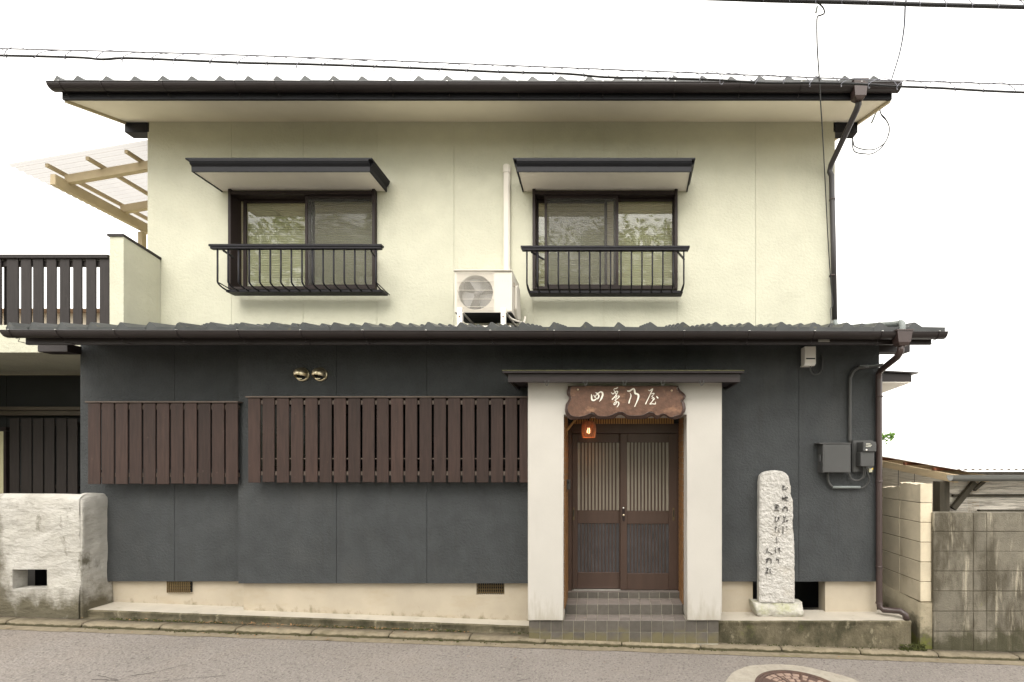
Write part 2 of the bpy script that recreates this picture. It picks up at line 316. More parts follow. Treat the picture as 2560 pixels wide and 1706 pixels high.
def poly_mat():
    m = bpy.data.materials.new('clear_corrugated'); m.use_nodes = True; t = m.node_tree; N = t.nodes; L = t.links
    N.remove(N['Principled BSDF']); out = N['Material Output']
    tr = N.new('ShaderNodeBsdfTransparent'); tr.inputs[0].default_value = (0.95, 0.93, 0.91, 1)
    df = N.new('ShaderNodeBsdfTranslucent'); df.inputs[0].default_value = (0.85, 0.8, 0.76, 1)
    gl = N.new('ShaderNodeBsdfGlossy'); gl.inputs['Roughness'].default_value = 0.1
    fac = schlick(N, L, 0.04)
    lw = N.new('ShaderNodeLayerWeight'); rp = N.new('ShaderNodeValToRGB'); rp.color_ramp.elements[0].position = 0.45; rp.color_ramp.elements[0].color = (0.34, 0.33, 0.32, 1)
    rp.color_ramp.elements[1].position = 0.9; rp.color_ramp.elements[1].color = (0.16, 0.15, 0.14, 1); L.new(lw.outputs['Facing'], rp.inputs[0]); L.new(rp.outputs[0], tr.inputs[0])
    a = N.new('ShaderNodeMixShader'); a.inputs[0].default_value = 0.12; L.new(tr.outputs[0], a.inputs[1]); L.new(df.outputs[0], a.inputs[2])
    c = N.new('ShaderNodeMixShader'); L.new(fac, c.inputs[0]); L.new(a.outputs[0], c.inputs[1]); L.new(gl.outputs[0], c.inputs[2])
    L.new(c.outputs[0], out.inputs[0]); return m
POLY = poly_mat()
def reed_mat():
    m = bpy.data.materials.new('reed_screen'); m.use_nodes = True; t = m.node_tree; N = t.nodes; L = t.links
    b = N['Principled BSDF']; b.inputs['Roughness'].default_value = 0.8
    geo = N.new('ShaderNodeNewGeometry'); mp = N.new('ShaderNodeMapping'); mp.inputs['Scale'].default_value = (5, 5, 240); L.new(geo.outputs['Position'], mp.inputs[0])
    n = N.new('ShaderNodeTexNoise'); n.inputs['Scale'].default_value = 1.0; n.inputs['Detail'].default_value = 4; L.new(mp.outputs[0], n.inputs['Vector'])
    cr = N.new('ShaderNodeValToRGB'); cr.color_ramp.elements[0].position = 0.32; cr.color_ramp.elements[0].color = (0.42, 0.37, 0.30, 1)
    cr.color_ramp.elements[1].position = 0.66; cr.color_ramp.elements[1].color = (0.78, 0.72, 0.63, 1); L.new(n.outputs[0], cr.inputs[0]); L.new(cr.outputs[0], b.inputs['Base Color'])
    w_ = N.new('ShaderNodeMapRange'); w_.inputs[1].default_value = 0.40; w_.inputs[2].default_value = 0.50; w_.inputs[3].default_value = 0.05; w_.inputs[4].default_value = 0.95
    L.new(n.outputs[0], w_.inputs[0]); L.new(w_.outputs[0], b.inputs['Alpha'])
    bn = N.new('ShaderNodeBump'); bn.inputs['Strength'].default_value = 0.6; bn.inputs['Distance'].default_value = 0.004; L.new(n.outputs[0], bn.inputs['Height']); L.new(bn.outputs[0], b.inputs['Normal'])
    return m
REED = reed_mat(); REEDS = REED.copy(); REEDS.name = 'reed_mat_dense'; REEDS.node_tree.nodes['Principled BSDF'].inputs['Alpha'].links and REEDS.node_tree.links.remove(REEDS.node_tree.nodes['Principled BSDF'].inputs['Alpha'].links[0])
def leaf_mat(name, c1, c2):
    m = bpy.data.materials.new(name); m.use_nodes = True; t = m.node_tree; N = t.nodes; L = t.links
    b = N['Principled BSDF']; b.inputs['Roughness'].default_value = 0.5
    geo = N.new('ShaderNodeNewGeometry'); n = N.new('ShaderNodeTexNoise'); n.inputs['Scale'].default_value = 0.9; n.inputs['Detail'].default_value = 6
    L.new(geo.outputs['Position'], n.inputs['Vector'])
    cr = N.new('ShaderNodeValToRGB'); cr.color_ramp.elements[0].position = 0.35; cr.color_ramp.elements[0].color = (*c1, 1)
    cr.color_ramp.elements[1].position = 0.68; cr.color_ramp.elements[1].color = (*c2, 1); L.new(n.outputs[0], cr.inputs[0]); L.new(cr.outputs[0], b.inputs['Base Color'])
    tl = N.new('ShaderNodeBsdfTranslucent'); L.new(cr.outputs[0], tl.inputs[0])
    mx = N.new('ShaderNodeMixShader'); mx.inputs[0].default_value = 0.5; L.new(b.outputs[0], mx.inputs[1]); L.new(tl.outputs[0], mx.inputs[2]); L.new(mx.outputs[0], N['Material Output'].inputs[0])
    return m
LEAF = leaf_mat('foliage', (0.13, 0.18, 0.03), (0.25, 0.31, 0.07))
LEAF2 = leaf_mat('bright_foliage', (0.12, 0.24, 0.03), (0.22, 0.36, 0.06))

# ------------------------------------------------------------------ key planes (metres from the camera)
YB, YA, YU, YP, YD = 4.75, 4.85, 5.60, 4.45, 4.93
SL = 0.0353
def kz(x): return CZ - 1.781 - SL * x          # kerb top
def rz(x): return kz(x) - 0.045                # road surface

# ================================================================== SETTING
g = MB(); R = 900
g.quad((-R,-R,rz(-R)-0.06), (R,-R,rz(R)-0.06), (R,R,rz(R)-0.06), (-R,R,rz(-R)-0.06))
kind(g.build('ground', GROUND), 'structure')
g = MB(); g.quad((-40,-3.2,rz(-40)), (40,-3.2,rz(40)), (40,4.36,rz(40)), (-40,4.36,rz(-40)))
road = kind(g.build('road', ASPHALT), 'structure')
g = MB(); g.quad((-40,4.345,rz(-40)+0.004), (40,4.345,rz(40)+0.004), (40,4.47,rz(40)+0.004), (-40,4.47,rz(-40)+0.004))
# ragged front edge so that the strip does not end on a ruled line
bm = MB(); n = 420; prev = None
for i in range(n+1):
    x = -8 + 14*i/n; y0 = 4.352 + 0.016*noise.noise((x*3.1,0,0)) + 0.008*noise.noise((x*17,2,0))
    a = bm.bm.verts.new((x, y0, rz(x)+0.004)); b = bm.bm.verts.new((x, 4.47, rz(x)+0.006))
    if prev: bm.bm.faces.new((prev[0], a, b, prev[1]))
    prev = (a, b)
g.bm.free(); kind(bm.build('road_gutter', GUTTERSTRIP), 'structure')
# kerb: one bed with the single stones as parts
g = MB(); g.prism([(0,4.47,-0.2),(0,4.59,-0.2),(0,4.59,-0.012),(0,4.47,-0.012)], (-12,0,kz(-12)), (8,0,kz(8)))
kerb = kind(g.build('kerb', MOSSY), 'structure')
x = -11.9; i = 0
while x < 7.6:
    ln = 0.765 + random.uniform(-0.03, 0.03); g = MB(); nx = 14; rows = []
    for k in range(nx+1):
        xx = x + 0.006 + (ln-0.012)*k/nx; ring = []
        e = 0.004 if k in (0, nx) else 0
        j = lambda s: 0.006*noise.noise((xx*9, s, i))
        for (yy, zz) in ((4.447+e, -0.19), (4.446+e+j(1), -0.030), (4.456+j(2), -0.006-e*0.7), (4.475+j(3), 0.002-e*0.5+j(4)*0.6), (4.575, -0.002-e*0.4+j(5)*0.6), (4.584, -0.19)):
            ring.append(g.bm.verts.new((xx, yy, kz(xx)+zz)))
        rows.append(ring)
    for a, b in zip(rows, rows[1:]):
        for q in range(5):
            f = g.bm.faces.new((a[q], b[q], b[q+1], a[q+1])); f.smooth = True
    g.bm.faces.new(rows[0]); g.bm.faces.new(rows[-1][::-1])
    g.build('kerb_stone', KERB, kerb); x += ln; i += 1
# verge of earth behind the kerb
g = MB(); g.prism([(0,4.58,-0.3),(0,5.0,-0.3),(0,5.0,-0.012),(0,4.58,-0.012)], (-12,0,kz(-12)), (8,0,kz(8)))
kind(g.build('verge', MOSSY), 'structure')
# plinth ledges in front of the foundations
def ledge(name, x0, x1, yf, yb, zt0, zt1, mat_top=LEDGE, front=MOSSY, label=None):
    g = MB(); n = 60; rows = []
    for k in range(n+1):
        xx = x0 + (x1-x0)*k/n; zt = zt0 + (zt1-zt0)*k/n; jj = lambda s, a: a*noise.noise((xx*7, s, 0))
        pts = [(yf+0.012+jj(1,.012), kz(xx)-0.25), (yf+0.008+jj(2,.012), zt-0.05+jj(6,.01)), (yf+jj(3,.008), zt-0.012), (yf+0.014+jj(3,.006), zt+jj(4,.003)), (yb, zt+0.004)]
        rows.append([g.bm.verts.new((xx, y, z)) for y, z in pts])
    for a, b in zip(rows, rows[1:]):
        for q in range(4):
            f = g.bm.faces.new((a[q], b[q], b[q+1], a[q+1])); f.material_index = 1 if q == 3 else 0
    g.bm.faces.new(rows[0] + [g.bm.verts.new((x0, yb, kz(x0)-0.25))]); g.bm.faces.new((rows[-1] + [g.bm.verts.new((x1, yb, kz(x1)-0.25))])[::-1])
    o = g.build(name, front); o.data.materials.append(mat_top); return kind(o, 'structure')
ledge('foundation_ledge', -5.29, -0.775, 4.648, 4.93, CZ-1.53, CZ-1.698)
ledge('foundation_plinth', 1.11, 3.04, 4.535, 4.86, CZ-1.604, CZ-1.602)

# ================================================================== HOUSE
house = thing('house', (-1.4, 4.75, 0.2), 'two-storey cream and charcoal house with tiled roofs facing the road', 'house')
# --- upper wall panels
cols = [369.4, 578.6, 758, 942.4, 1134.8, 1332.8, 1510, 1692.6, 1889, 2087]
zt, zb = CZ + 4.19, CZ + 1.35
wz1, wz0 = Z(483, YU), Z(727, YU)
def panel(name, mat, x0, x1, z0, z1, Y, th=0.014, gap=0.0018):
    return MB().box(x0+gap, x1-gap, Y, Y+th, z0, z1).build(name, mat, house)
for i in range(9):
    x0, x1 = X(cols[i], YU), X(cols[i+1], YU)
    if i == 0: x0 -= 0.0035
    if i == 8: x1 += 0.0035
    if i in (1, 2, 5, 6):
        panel('wall_panel', CREAM, x0, x1, wz1, zt, YU); panel('wall_panel', CREAM, x0, x1, zb, wz0, YU)
    else: panel('wall_panel', CREAM, x0, x1, zb, zt, YU)
xl, xr = X(369.4, YU), X(2087, YU)
wa0, wa1, wb0, wb1 = X(578.6, YU), X(942.4, YU), X(1332.8, YU), X(1692.6, YU)
JW = M('panel_joint', (0.48, 0.45, 0.32), 0.9, 0.1, 5, ())
g = MB(); y0, y1 = YU+0.0135, YU+0.12
g.box(xl+.002, wa0, y0, y1, zb, zt); g.box(wa1, wb0, y0, y1, zb, zt); g.box(wb1, xr-.002, y0, y1, zb, zt)
for a, b in ((wa0, wa1), (wb0, wb1)): g.box(a, b, y0, y1, zb, wz0); g.box(a, b, y0, y1, wz1, zt)
g.build('upper_front_wall', JW, house)
g = MB(); g.box(xl, xl+.12, YU+.121, 11.0, CZ-1.2, zt+.4); g.box(xr-.12, xr, YU+.121, 11.0, CZ+1.2, zt+.4); g.box(xl+.121, xr-.121, 10.9, 11.0, CZ-1.7, CZ+2.1); g.box(xl+.121, xr-.121, 10.9, 11.0, CZ+4.0, zt+.4)  # unseen gap added in the rear wall to let skylight onto the blinds
# gable triangles up to the roof
for xx in (xl, xr-.12): g.prism([(0,YU+.121,zt+.401),(0,11.0,zt+.401),(0,8.3,CZ+5.0)], (xx,0,0), (xx+.12,0,0))
g.build('outer_wall', CREAM, house)
MB().box(xl+.122, xr-.122, YU+.122, 10.89, CZ+1.70, CZ+1.75).build('room_floor', M('pale_floor', (.55,.48,.38), .6, .1, 3, ()), house)
MB().box(xl+.122, xr-.122, YU+.122, 10.89, CZ+4.16, CZ+4.18).build('room_ceiling', WHITE_SOFFIT, house)
# --- upper roof
PU = 0.353
ze = lambda Y: CZ + 3.939 + PU*(Y-5.0)          # underside of the eaves
exl, exr = -5.92, 3.113
RID = 8.3
poly = [(0,4.986,ze(4.986)),(0,RID,ze(RID)),(0,11.7,ze(RID)-PU*(11.7-RID)),(0,11.7,ze(RID)-PU*(11.7-RID)+.03),(0,RID,ze(RID)+.03),(0,4.986,ze(4.986)+.03)]
MB().prism(poly, (exl+.03,0,0), (exr-.03,0,0)).build('soffit', SOFFIT, house)
MB().prism([(0,y,z+ (0.0305 if k in (0,1,2) else .10)) for k,(q,y,z) in enumerate(poly)], (exl+.02,0,0), (exr-.02,0,0)).build('roof_deck', TRIMB, house)
MB().box(exl, exr, 4.962, 4.985, Z(253, 4.985), CZ+4.085).build('fascia', TRIMB, house, bevel=.002)
VERGE = M('verge_paint', (0.55,0.48,0.34), 0.8, .06, 3, ())
for a, b in ((exl, exl+.026), (exr-.026, exr)):
    g = MB()
    for yy, yz in ((4.9855, RID),):
        g.prism([(0,yy,ze(yy)-.03),(0,yz,ze(yz)-.03),(0,yz,ze(yz)+.15),(0,yy,ze(yy)+.15)], (a,0,0), (b,0,0))
    g.prism([(0,RID+.001,ze(RID)-.03),(0,11.7,ze(RID)-PU*3.4-.03),(0,11.7,ze(RID)-PU*3.4+.15),(0,RID+.001,ze(RID)+.15)], (a,0,0), (b,0,0))
    g.build('verge_board', VERGE, house)
for a, b in ((exl+.005, xl+.02), (xr-.02, exr-.02)):
    MB().box(a, b, YU, YU+.115, Z(331, YU), Z(305, YU)-.004).build('beam_end', TRIMB, house, bevel=.004)
# roof tiles
def tile_mesh(name, w_, ln, pitch):
    prof = [(0,0),(0.010*w_/.29,.004),(.040*w_/.29,.044),(.056*w_/.29,.044),(.112*w_/.29,.002),(.2*w_/.29,0),(w_,-.002)]
    bm = bmesh.new(); th = .024; sl = pitch - th/ln
    f_t = [bm.verts.new((x, 0, th+z)) for x, z in prof]; b_t = [bm.verts.new((x, ln+.05, th+z*0.9+sl*(ln+.05))) for x, z in prof]
    f_b = [bm.verts.new((x, 0.003, -.016)) for x, z in prof]
    for i in range(len(prof)-1):
        bm.faces.new((f_t[i], f_t[i+1], b_t[i+1], b_t[i])); bm.faces.new((f_b[i], f_b[i+1], f_t[i+1], f_t[i]))
    bm.faces.new((f_b[0], f_t[0], b_t[0])); bm.faces.new((f_b[-1], b_t[-1], f_t[-1]))
    bmesh.ops.recalc_face_normals(bm, faces=bm.faces)
    me = bpy.data.meshes.new(name); bm.to_mesh(me); bm.free(); me.materials.append(TILE); return me
def roof_tiles(ridge_x, xend, yf, zf, pitch, rows, ln, single):
    W0 = 0.29; me = tile_mesh('roof_tile', W0, ln, pitch); extra = MB()
    xs = list(ridge_x) + [xend]
    for r in range(rows):
        for a, b in zip(xs, xs[1:]):
            jit = random.uniform(-.004, .004); p = (a, yf + r*ln + jit, zf - .024 + pitch*r*ln + random.uniform(-.002, .002))
            if r < single: link('roof_tile', me, p, house, scale=((b-a+.006)/W0, 1, 1))
            else:
                bm2 = bmesh.new(); bm2.from_mesh(me); s_ = (b-a)/W0
                mp_ = {v: extra.bm.verts.new((p[0]+v.co.x*s_, p[1]+v.co.y, p[2]+v.co.z)) for v in bm2.verts}
                for f in bm2.faces: extra.bm.faces.new([mp_[v] for v in f.verts])
                bm2.free()
    if rows > single: kind(extra.build('roof_tiling', TILE, house), 'stuff')
ux = [X(190.4-71.06*.45, 4.93)-.06] + [X((175 + 65.25*i)*D - 8, 4.93) for i in range(29)]
ux = [exl-.06+.01] + ux[1:]
roof_tiles(ux, X(2250, 4.93), 4.93, CZ+4.106, PU, 11, .31, 3)
lr = [15] + [v*D-12 for v in (73,140.6,209.6,277.6,343,412,484,554,624,695,767,838,911,983,1058,1128,1199,1272,1345,1420,1492,1567,1643,1718,1794,1868.6,1944,2019,2097)]
PL = 0.268; LY = 4.24; LZ = CZ + 1.236
lx = [X(v, LY) for v in lr]; lxe = X(2361, LY)
roof_tiles(lx, lxe, LY, LZ, PL, 5, .285, 5)
g = MB(); g.tube([(exl-.03, RID+.02, ze(RID)+.19), (exr+.03, RID+.02, ze(RID)+.19)], .11, 10); g.build('ridge_cap', TILE, house)
# back slope of the main roof
MB().prism([(0,RID,ze(RID)+.105),(0,11.7,ze(RID)-PU*3.4+.105),(0,11.7,ze(RID)-PU*3.4+.15),(0,RID,ze(RID)+.15)], (exl,0,0), (exr,0,0)).build('rear_roof', TILE, house)
# --- gutters
def gutter(xa, xb, yc, ztop, r, depth, hooks, hook_back, drop=0.0):
    g = MB(); prof = []
    n = 12
    for k in range(n+1):
        a = math.pi + math.pi*k/n; prof.append((yc + r*math.cos(a), ztop + depth*math.sin(a)))
    for k in range(n, -1, -1):
        a = math.pi + math.pi*k/n; prof.append((yc + (r-.005)*math.cos(a), ztop + .001 + (depth-.005)*math.sin(a)))
    g.prism([(0,y,z) for y,z in prof], (xa,0,0), (xb,0,-drop))
    g.tube([(xa, yc-r, ztop), (xb, yc-r, ztop-drop)], .005, 6)
    o = g.build('gutter', TRIM, house)
    cap = MB()
    for e in (xa, xb-.004):
        z = ztop - (drop if e > xa else 0)
        cap.prism([(0, yc + r*math.cos(math.pi+math.pi*k/n), z + depth*math.sin(math.pi+math.pi*k/n)) for k in range(n+1)], (e,0,0), (e+.004,0,0))
    cap.build('gutter_end', TRIM, o)
    for hx in hooks:
        z = ztop - drop*(hx-xa)/(xb-xa)
        pts = [(hx, yc + (r+.004)*math.cos(a), z + (depth+.004)*math.sin(a)) for a in [math.pi + math.pi*k/8 for k in range(6)]]
        pts = [(hx, yc-r-.004, z+.006)] + pts + [(hx, yc+.012, z-depth-.03), (hx, hook_back, z-depth-.032)]
        MB().tube(pts, .0035, 5).build('gutter_hook', TRIM, o)
        MB().box(hx-.007, hx+.007, yc-r-.006, yc-r+.008, z+.004, z+.009).build('hook_clip', SILVER, o)
    return o
gutter(X(114.4, 4.86), X(2256, 4.86), 4.918, CZ+4.036, .058, .058, [X(v*D, 4.9) for v in (145,240,380,545,635,770,900,1030,1190,1330,1385,1550,1700,1838,1975)], 4.961, .012)
gutter(X(-2, 4.17), X(2371, 4.17), 4.228, CZ+1.186, .056, .055, [X(v, 4.19) for v in (28,145,290,445,598,754,909,1067,1227,1386,1548,1710,1872,2035,2203,2345)], 4.299, .014)
# --- lower roof deck, fascia, eaves
lfl, lfr = X(63.5, 4.3), X(2329, 4.3)
MB().box(lfl, lfr, 4.30, 4.322, Z(862, 4.3), CZ+1.20).build('fascia', TRIM, house, bevel=.002)
MB().prism([(0,4.3225,LZ-.04+PL*.08),(0,5.599,LZ-.04+PL*1.36),(0,5.599,LZ-.06+PL*1.36),(0,4.3225,LZ-.06+PL*.08)], (lx[0]+.02,0,0), (lxe-.02,0,0)).build('roof_deck', TRIMB, house)
MB().prism([(0,4.3225,CZ+1.10),(0,5.59,CZ+1.10+PL*1.2675),(0,5.59,CZ+1.118+PL*1.2675),(0,4.3225,CZ+1.118)], (lfl+.01,0,0), (lfr-.01,0,0)).build('soffit', M('eaves_board', (.045,.040,.036), .7, .1, 4, ()), house)
MB().box(X(131.6, 4.83), -5.55, 4.70, 4.83, Z(881, 4.72), CZ+1.198).build('beam_end', TRIM, house, bevel=.004)
MB().box(X(2190, YB), X(2276, YB), YB+.002, YB+.13, Z(880, YB), CZ+1.215).build('beam_end', TRIM, house, bevel=.004)
MB().box(X(2045, 4.3), X(2073, 4.3), 4.290, 4.2995, Z(855.5, 4.3), Z(847.5, 4.3)).build('mounting_plate', M('galvanised_plate', (.3,.29,.27), .5, .2, 30, ()), house, bevel=.001)
# --- charcoal wall panels
def cpanel(p0, p1, ztop, zbot, Y, jl=True, jr=True, th=.02):
    gp = .0022
    return MB().box(X(p0,Y)+(gp if jl else 0), X(p1,Y)-(gp if jr else 0), Y, Y+th, zbot, ztop).build('wall_panel', CHAR, house)
zc = CZ + 1.262; zA, zBm, zC = CZ-1.293, CZ-1.287, CZ-1.268
cpanel(201, 436, zc, zA, YA, False); cpanel(436, 620, zc, zA, YA, True, False)
cpanel(596, 841, zc, zBm, YB, False); cpanel(841, 1067, zc, zBm, YB); cpanel(1067, 1405, zc, zBm, YB)
cpanel(1405, 1713, zc, Z(1030, YB), YB); cpanel(1713, 1997, zc, zC, YB); cpanel(1997, 2198, zc, zC, YB, True, False)
CJ = M('charcoal_joint', (0.012,.012,.012), .9, .1, 5, ())
g = MB(); g.box(X(201,YA)+.002, X(620,YA), YA+.0195, YA+.12, zA+.002, zc)
g.box(X(596,YB)+.002, X(1405,YB), YB+.0195, YB+.12, zBm+.002, zc); g.box(X(1405,YB)+.001, X(1713,YB)-.001, YB+.0195, YB+.12, Z(1030,YB), zc); g.box(X(1713,YB), X(2198,YB)-.002, YB+.0195, YB+.12, zC+.002, zc)
g.build('lower_front_wall', CJ, house)
g = MB(); g.box(X(2198,YB)-.12, X(2198,YB), YB+.121, 10.9, CZ-1.75, zc); g.box(X(201,YA), X(201,YA)+.12, YA+.121, 6.59, CZ-1.6, zc)
g.box(X(596,YB), X(596,YB)+.1, YB+.021, YB+.118, zBm, zc)
g.build('outer_wall', CHAR, house)
# foundations
g = MB(); g.box(X(260,4.9), X(611,4.9), 4.90, 5.0, CZ-1.75, zA+.0); g.build('foundation', FOUND, house)
va0, va1, vaz0 = X(423,4.9), X(482,4.9), Z(1480,4.9)
g = MB(); yb = 4.80
vb0, vb1, vbz0 = X(1191,yb), X(1261,yb), Z(1487.4,yb)
g.box(X(609,yb), vb0, yb, 4.96, CZ-1.8, zBm); g.box(vb1, X(1325,yb), yb, 4.96, CZ-1.8, zBm); g.box(vb0, vb1, yb, 4.96, CZ-1.8, vbz0)
g.build('foundation', FOUND, house)
for a, b in ((1800,1882),(2063,2192)): MB().box(X(a,yb), X(b,yb), yb, 4.95, CZ-1.8, zC).build('foundation', FOUND, house)
MB().box(X(1870,5.3), X(2080,5.3), 5.25, 5.3, CZ-1.7, CZ-1.1).build('crawl_space_back', BLACK, house)
def vent(x0, x1, z0, z1, y, hole):
    fr = MB(); fr.box(x0, x1, y+.045, y+.05, z0, z1); o = fr.build('vent_back', BLACK, house)
    bars = MB(); n = 13
    for k in range(n): xx = x0 + (x1-x0)*(k+.5)/n; bars.box(xx-.0035, xx+.0035, y+.020, y+.028, z0, z1)
    for k in range(4): zz = z0 + (z1-z0)*(k+.5)/4; bars.box(x0, x1, y+.0285, y+.034, zz-.004, zz+.004)
    bars.build('vent_grille', M('vent_bronze', (.13,.09,.04), .5, .1, 5, ()), house)
vent(vb0, vb1, vbz0, zBm, yb, True)
vent(va0, va1, vaz0, zA-.002, 4.845, False)
MB().box(va0-.012, va0, 4.885, 4.8995, vaz0, zA).box(va0-.012, va1+.008, 4.885, 4.8995, vaz0-.008, vaz0-.0005).build('vent_sill', FOUND, house)

# --- windows of the upper floor
def window(pL, pR, sashes, screen, blind_x):
    """all x in photo pixels at the wall plane"""
    x0, x1 = X(pL, YU), X(pR, YU); z0, z1 = wz0, wz1; yf, yk = YU-.055, YU+.11
    g = MB(); t = .035
    g.box(x0, x0+t, yf, yk, z0, z1+.03); g.box(x1-t, x1, yf, yk, z0, z1+.03); g.box(x0+t+.0005, x1-t-.0005, yf+.004, yk, z1-.045, z1+.0); g.box(x0+t+.0005, x1-t-.0005, yf+.004, yk, z0, z0+.03)
    wf = g.build('window_frame', FRAME, house, bevel=.003)
    for (a, b, dy, st) in sashes:
        a, b = X(a, YU), X(b, YU); y = YU + dy; g = MB(); s_ = st
        zb_, zt_ = z0+.031, z1-.046
        g.box(a, a+s_, y, y+.025, zb_, zt_); g.box(b-s_, b, y, y+.025, zb_, zt_); g.box(a+s_+.0003, b-s_-.0003, y+.001, y+.024, zb_, zb_+.05); g.box(a+s_+.0003, b-s_-.0003, y+.001, y+.024, zt_-.03, zt_)
        g.build('sash', FRAME, wf, bevel=.002)
        MB().box(a+s_*.6, b-s_*.6, y+.011, y+.015, zb_+.03, zt_-.015).build('pane', GLASS, wf)
    a, b = X(screen[0], YU), X(screen[1], YU); y = YU - .028; g = MB(); s_ = .03
    g.box(a, a+s_, y, y+.016, z0+.031, z1-.046); g.box(b-s_, b, y, y+.016, z0+.031, z1-.046); g.box(a+s_+.0003, b-s_-.0003, y+.001, y+.015, z0+.031, z0+.065); g.box(a+s_+.0003, b-s_-.0003, y+.001, y+.015, z1-.08, z1-.046)
    g.build('screen_frame', FRAME, wf, bevel=.002)
    g = MB(); g.quad((a+s_*.5, y+.008, z0+.045), (b-s_*.5, y+.008, z0+.045), (b-s_*.5, y+.008, z1-.06), (a+s_*.5, y+.008, z1-.06)); g.build('insect_screen', MESHSCREEN, wf)
    # venetian blind
    g = MB(); zz = z0 + .03; yb_ = YU + .125
    while zz < z1 - .06:
        tl = .0085 if zz > z0 + .75 else .0105
        g.quad((x0+.03, yb_-.005, zz-tl), (x1-.03, yb_-.005, zz-tl), (x1-.03, yb_+.005, zz+tl), (x0+.03, yb_+.005, zz+tl)); zz += .0215
    for q in (0.12, .33, .62, .92):
        xx = x0 + (x1-x0)*q; g.box(xx-.0018, xx+.0018, yb_-.010, yb_-.0085, z0+.02, z1)
    kind(g.build('blind', BLIND, wf, norm=False), 'stuff')
    MB().box(x0+.02, x1-.02, yb_-.02, yb_+.02, z1-.05, z1-.015).build('blind_rail', BLIND, wf)
    MB().box(x0+.0355, x1-.0355, YU+.1105, YU+.1185, z1-.012, z1+.03).build('head_board', WHITE_SOFFIT, wf)
    return wf
window(578.6, 942.4, ((596, 775, .070, .035), (762, 940, .035, .045)), (766, 941), None)
window(1332.8, 1692.6, ((1337, 1518, .070, .035), (1534, 1690, .035, .040)), (1362, 1546), None)
# hoods over the windows
def hood(fl, fr, bl, br, ztopy):
    """soffit front / back corners in photo pixels"""
    yF = 5.20; zs = CZ + 3.292
    xa, xb = X(fl, yF), X(fr, yF); xc, xd = X(bl, YU), X(br, YU)
    g = MB(); g.prism([(xa+.004,yF+.012,zs),(xb-.004,yF+.012,zs),(xd-.004,YU-.002,zs),(xc+.004,YU-.002,zs)], (0,0,.004), (0,0,.02)); h = g.build('window_hood', WHITE_SOFFIT, house)
    g = MB()   # moulded front and side fascias, then the flat top with its flared lip
    g.prism([(0,yF+.0115,zs-.006),(0,yF,zs-.006),(0,yF-.002,zs+.05),(0,yF-.022,zs+.075),(0,yF-.034,zs+.098),(0,yF-.034,zs+.112),(0,yF+.0115,zs+.112)], (xa-.01,0,0), (xb+.01,0,0))
    for e0, e1, s_ in ((xa, xc, -1), (xb, xd, 1)):
        g.prism([(0,0,zs-.006),(s_*.012,0,zs-.006),(s_*.014,0,zs+.05),(s_*.034,0,zs+.078),(s_*.045,0,zs+.098),(s_*.045,0,zs+.112),(0,0,zs+.112)], (e0,yF+.012,0), (e1,YU-.002,0))
    g.build('hood_fascia', TRIMB, h)
    MB().prism([(xa-.05,yF-.036,zs+.1125),(xb+.05,yF-.036,zs+.1125),(xd+.05,YU-.002,zs+.1125),(xc-.05,YU-.002,zs+.1125)], (0,0,0), (0,0,.018)).build('hood_top', TRIMB, h, bevel=.002)
hood(480.8, 922.8, 557, 965, 0)
hood(1294.9, 1726, 1309, 1716, 0)

# --- balcony on the left
yS = 5.25
MB().box(-9.6, X(300,yS), yS, 5.9, Z(882,yS), Z(813,yS)).box(-9.6, xl-.001, 5.901, 11, Z(882,yS)+.02, Z(830,yS)).build('balcony_slab', CREAM, house, bevel=.004)
pr = X(309, 5.17); pl = X(274, 5.17)
g = MB(); g.prism([(0,5.17,CZ+1.3),(0,YU-.003,CZ+1.3),(0,YU-.003,Z(650,YU)-.004),(0,5.17,Z(592,5.17))], (pl,0,0), (pr,0,0)); par = g.build('balcony_parapet', CREAM, house)
g = MB(); g.prism([(0,5.155,Z(592,5.17)+.0025),(0,YU-.003,Z(650,YU)),(0,YU-.003,Z(650,YU)+.026),(0,5.155,Z(592,5.17)+.028)], (pl-.015,0,0), (pr+.012,0,0)); g.build('parapet_cap', TRIM, par)
# recessed porch at the far left
Yr = 6.60
MB().box(-9.6, X(16,Yr)-.003, Yr, Yr+.1, CZ-1.4, Z(884,yS)).box(X(16,Yr)+.003, -5.59, Yr, Yr+.1, CZ-1.4, Z(884,yS)).build('recess_wall', M('shaded_recess_stucco', (.020,.021,.020), .85, .1, 2, ((60,.3,.003),)), house)  # stucco darker than the front wall: porch shade put into its colour
MB().box(-9.6, -5.60, Yr+.02, Yr+.1, CZ-1.75, CZ-1.401).build('foundation', FOUND, house)
RC = M('recess_beam', (.065,.050,.032), .6, .2, 6, ((20,.2,.002),), stretch=(.4,3,3))
MB().box(-9.6, -5.60, Yr-.16, Yr-.001, Z(1026,6.44), Z(1017,6.44)).box(-9.6, -5.60, Yr-.12, Yr-.002, Z(1039,6.48), Z(1026,6.44)-.001).build('recess_beam', RC, house, bevel=.003)
MB().box(-9.6, X(19.5,6.5), 6.48, 6.54, Z(1078,6.5), Z(1068,6.5)).box(X(13,6.5), X(19.5,6.5), 6.48, 6.54, CZ-1.4, Z(1078.5,6.5)).build('side_door_frame', FRAME, house)
MB().box(-9.6, X(12.5,6.5), 6.495, 6.53, CZ-1.4, Z(1079,6.5)).build('side_door', PALEDOOR, house)
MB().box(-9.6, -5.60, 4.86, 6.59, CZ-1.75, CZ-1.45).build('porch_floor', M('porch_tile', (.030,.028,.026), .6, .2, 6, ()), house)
MB().box(X(96,5.0), X(124,5.0), 4.97, 5.03, CZ-1.4499, CZ-.72).build('porch_post', TRIMB, house)
MB().box(-9.7, -9.6005, 4.9, Yr+.1, CZ-1.75, Z(882,yS)).build('outer_wall', CHAR, house)
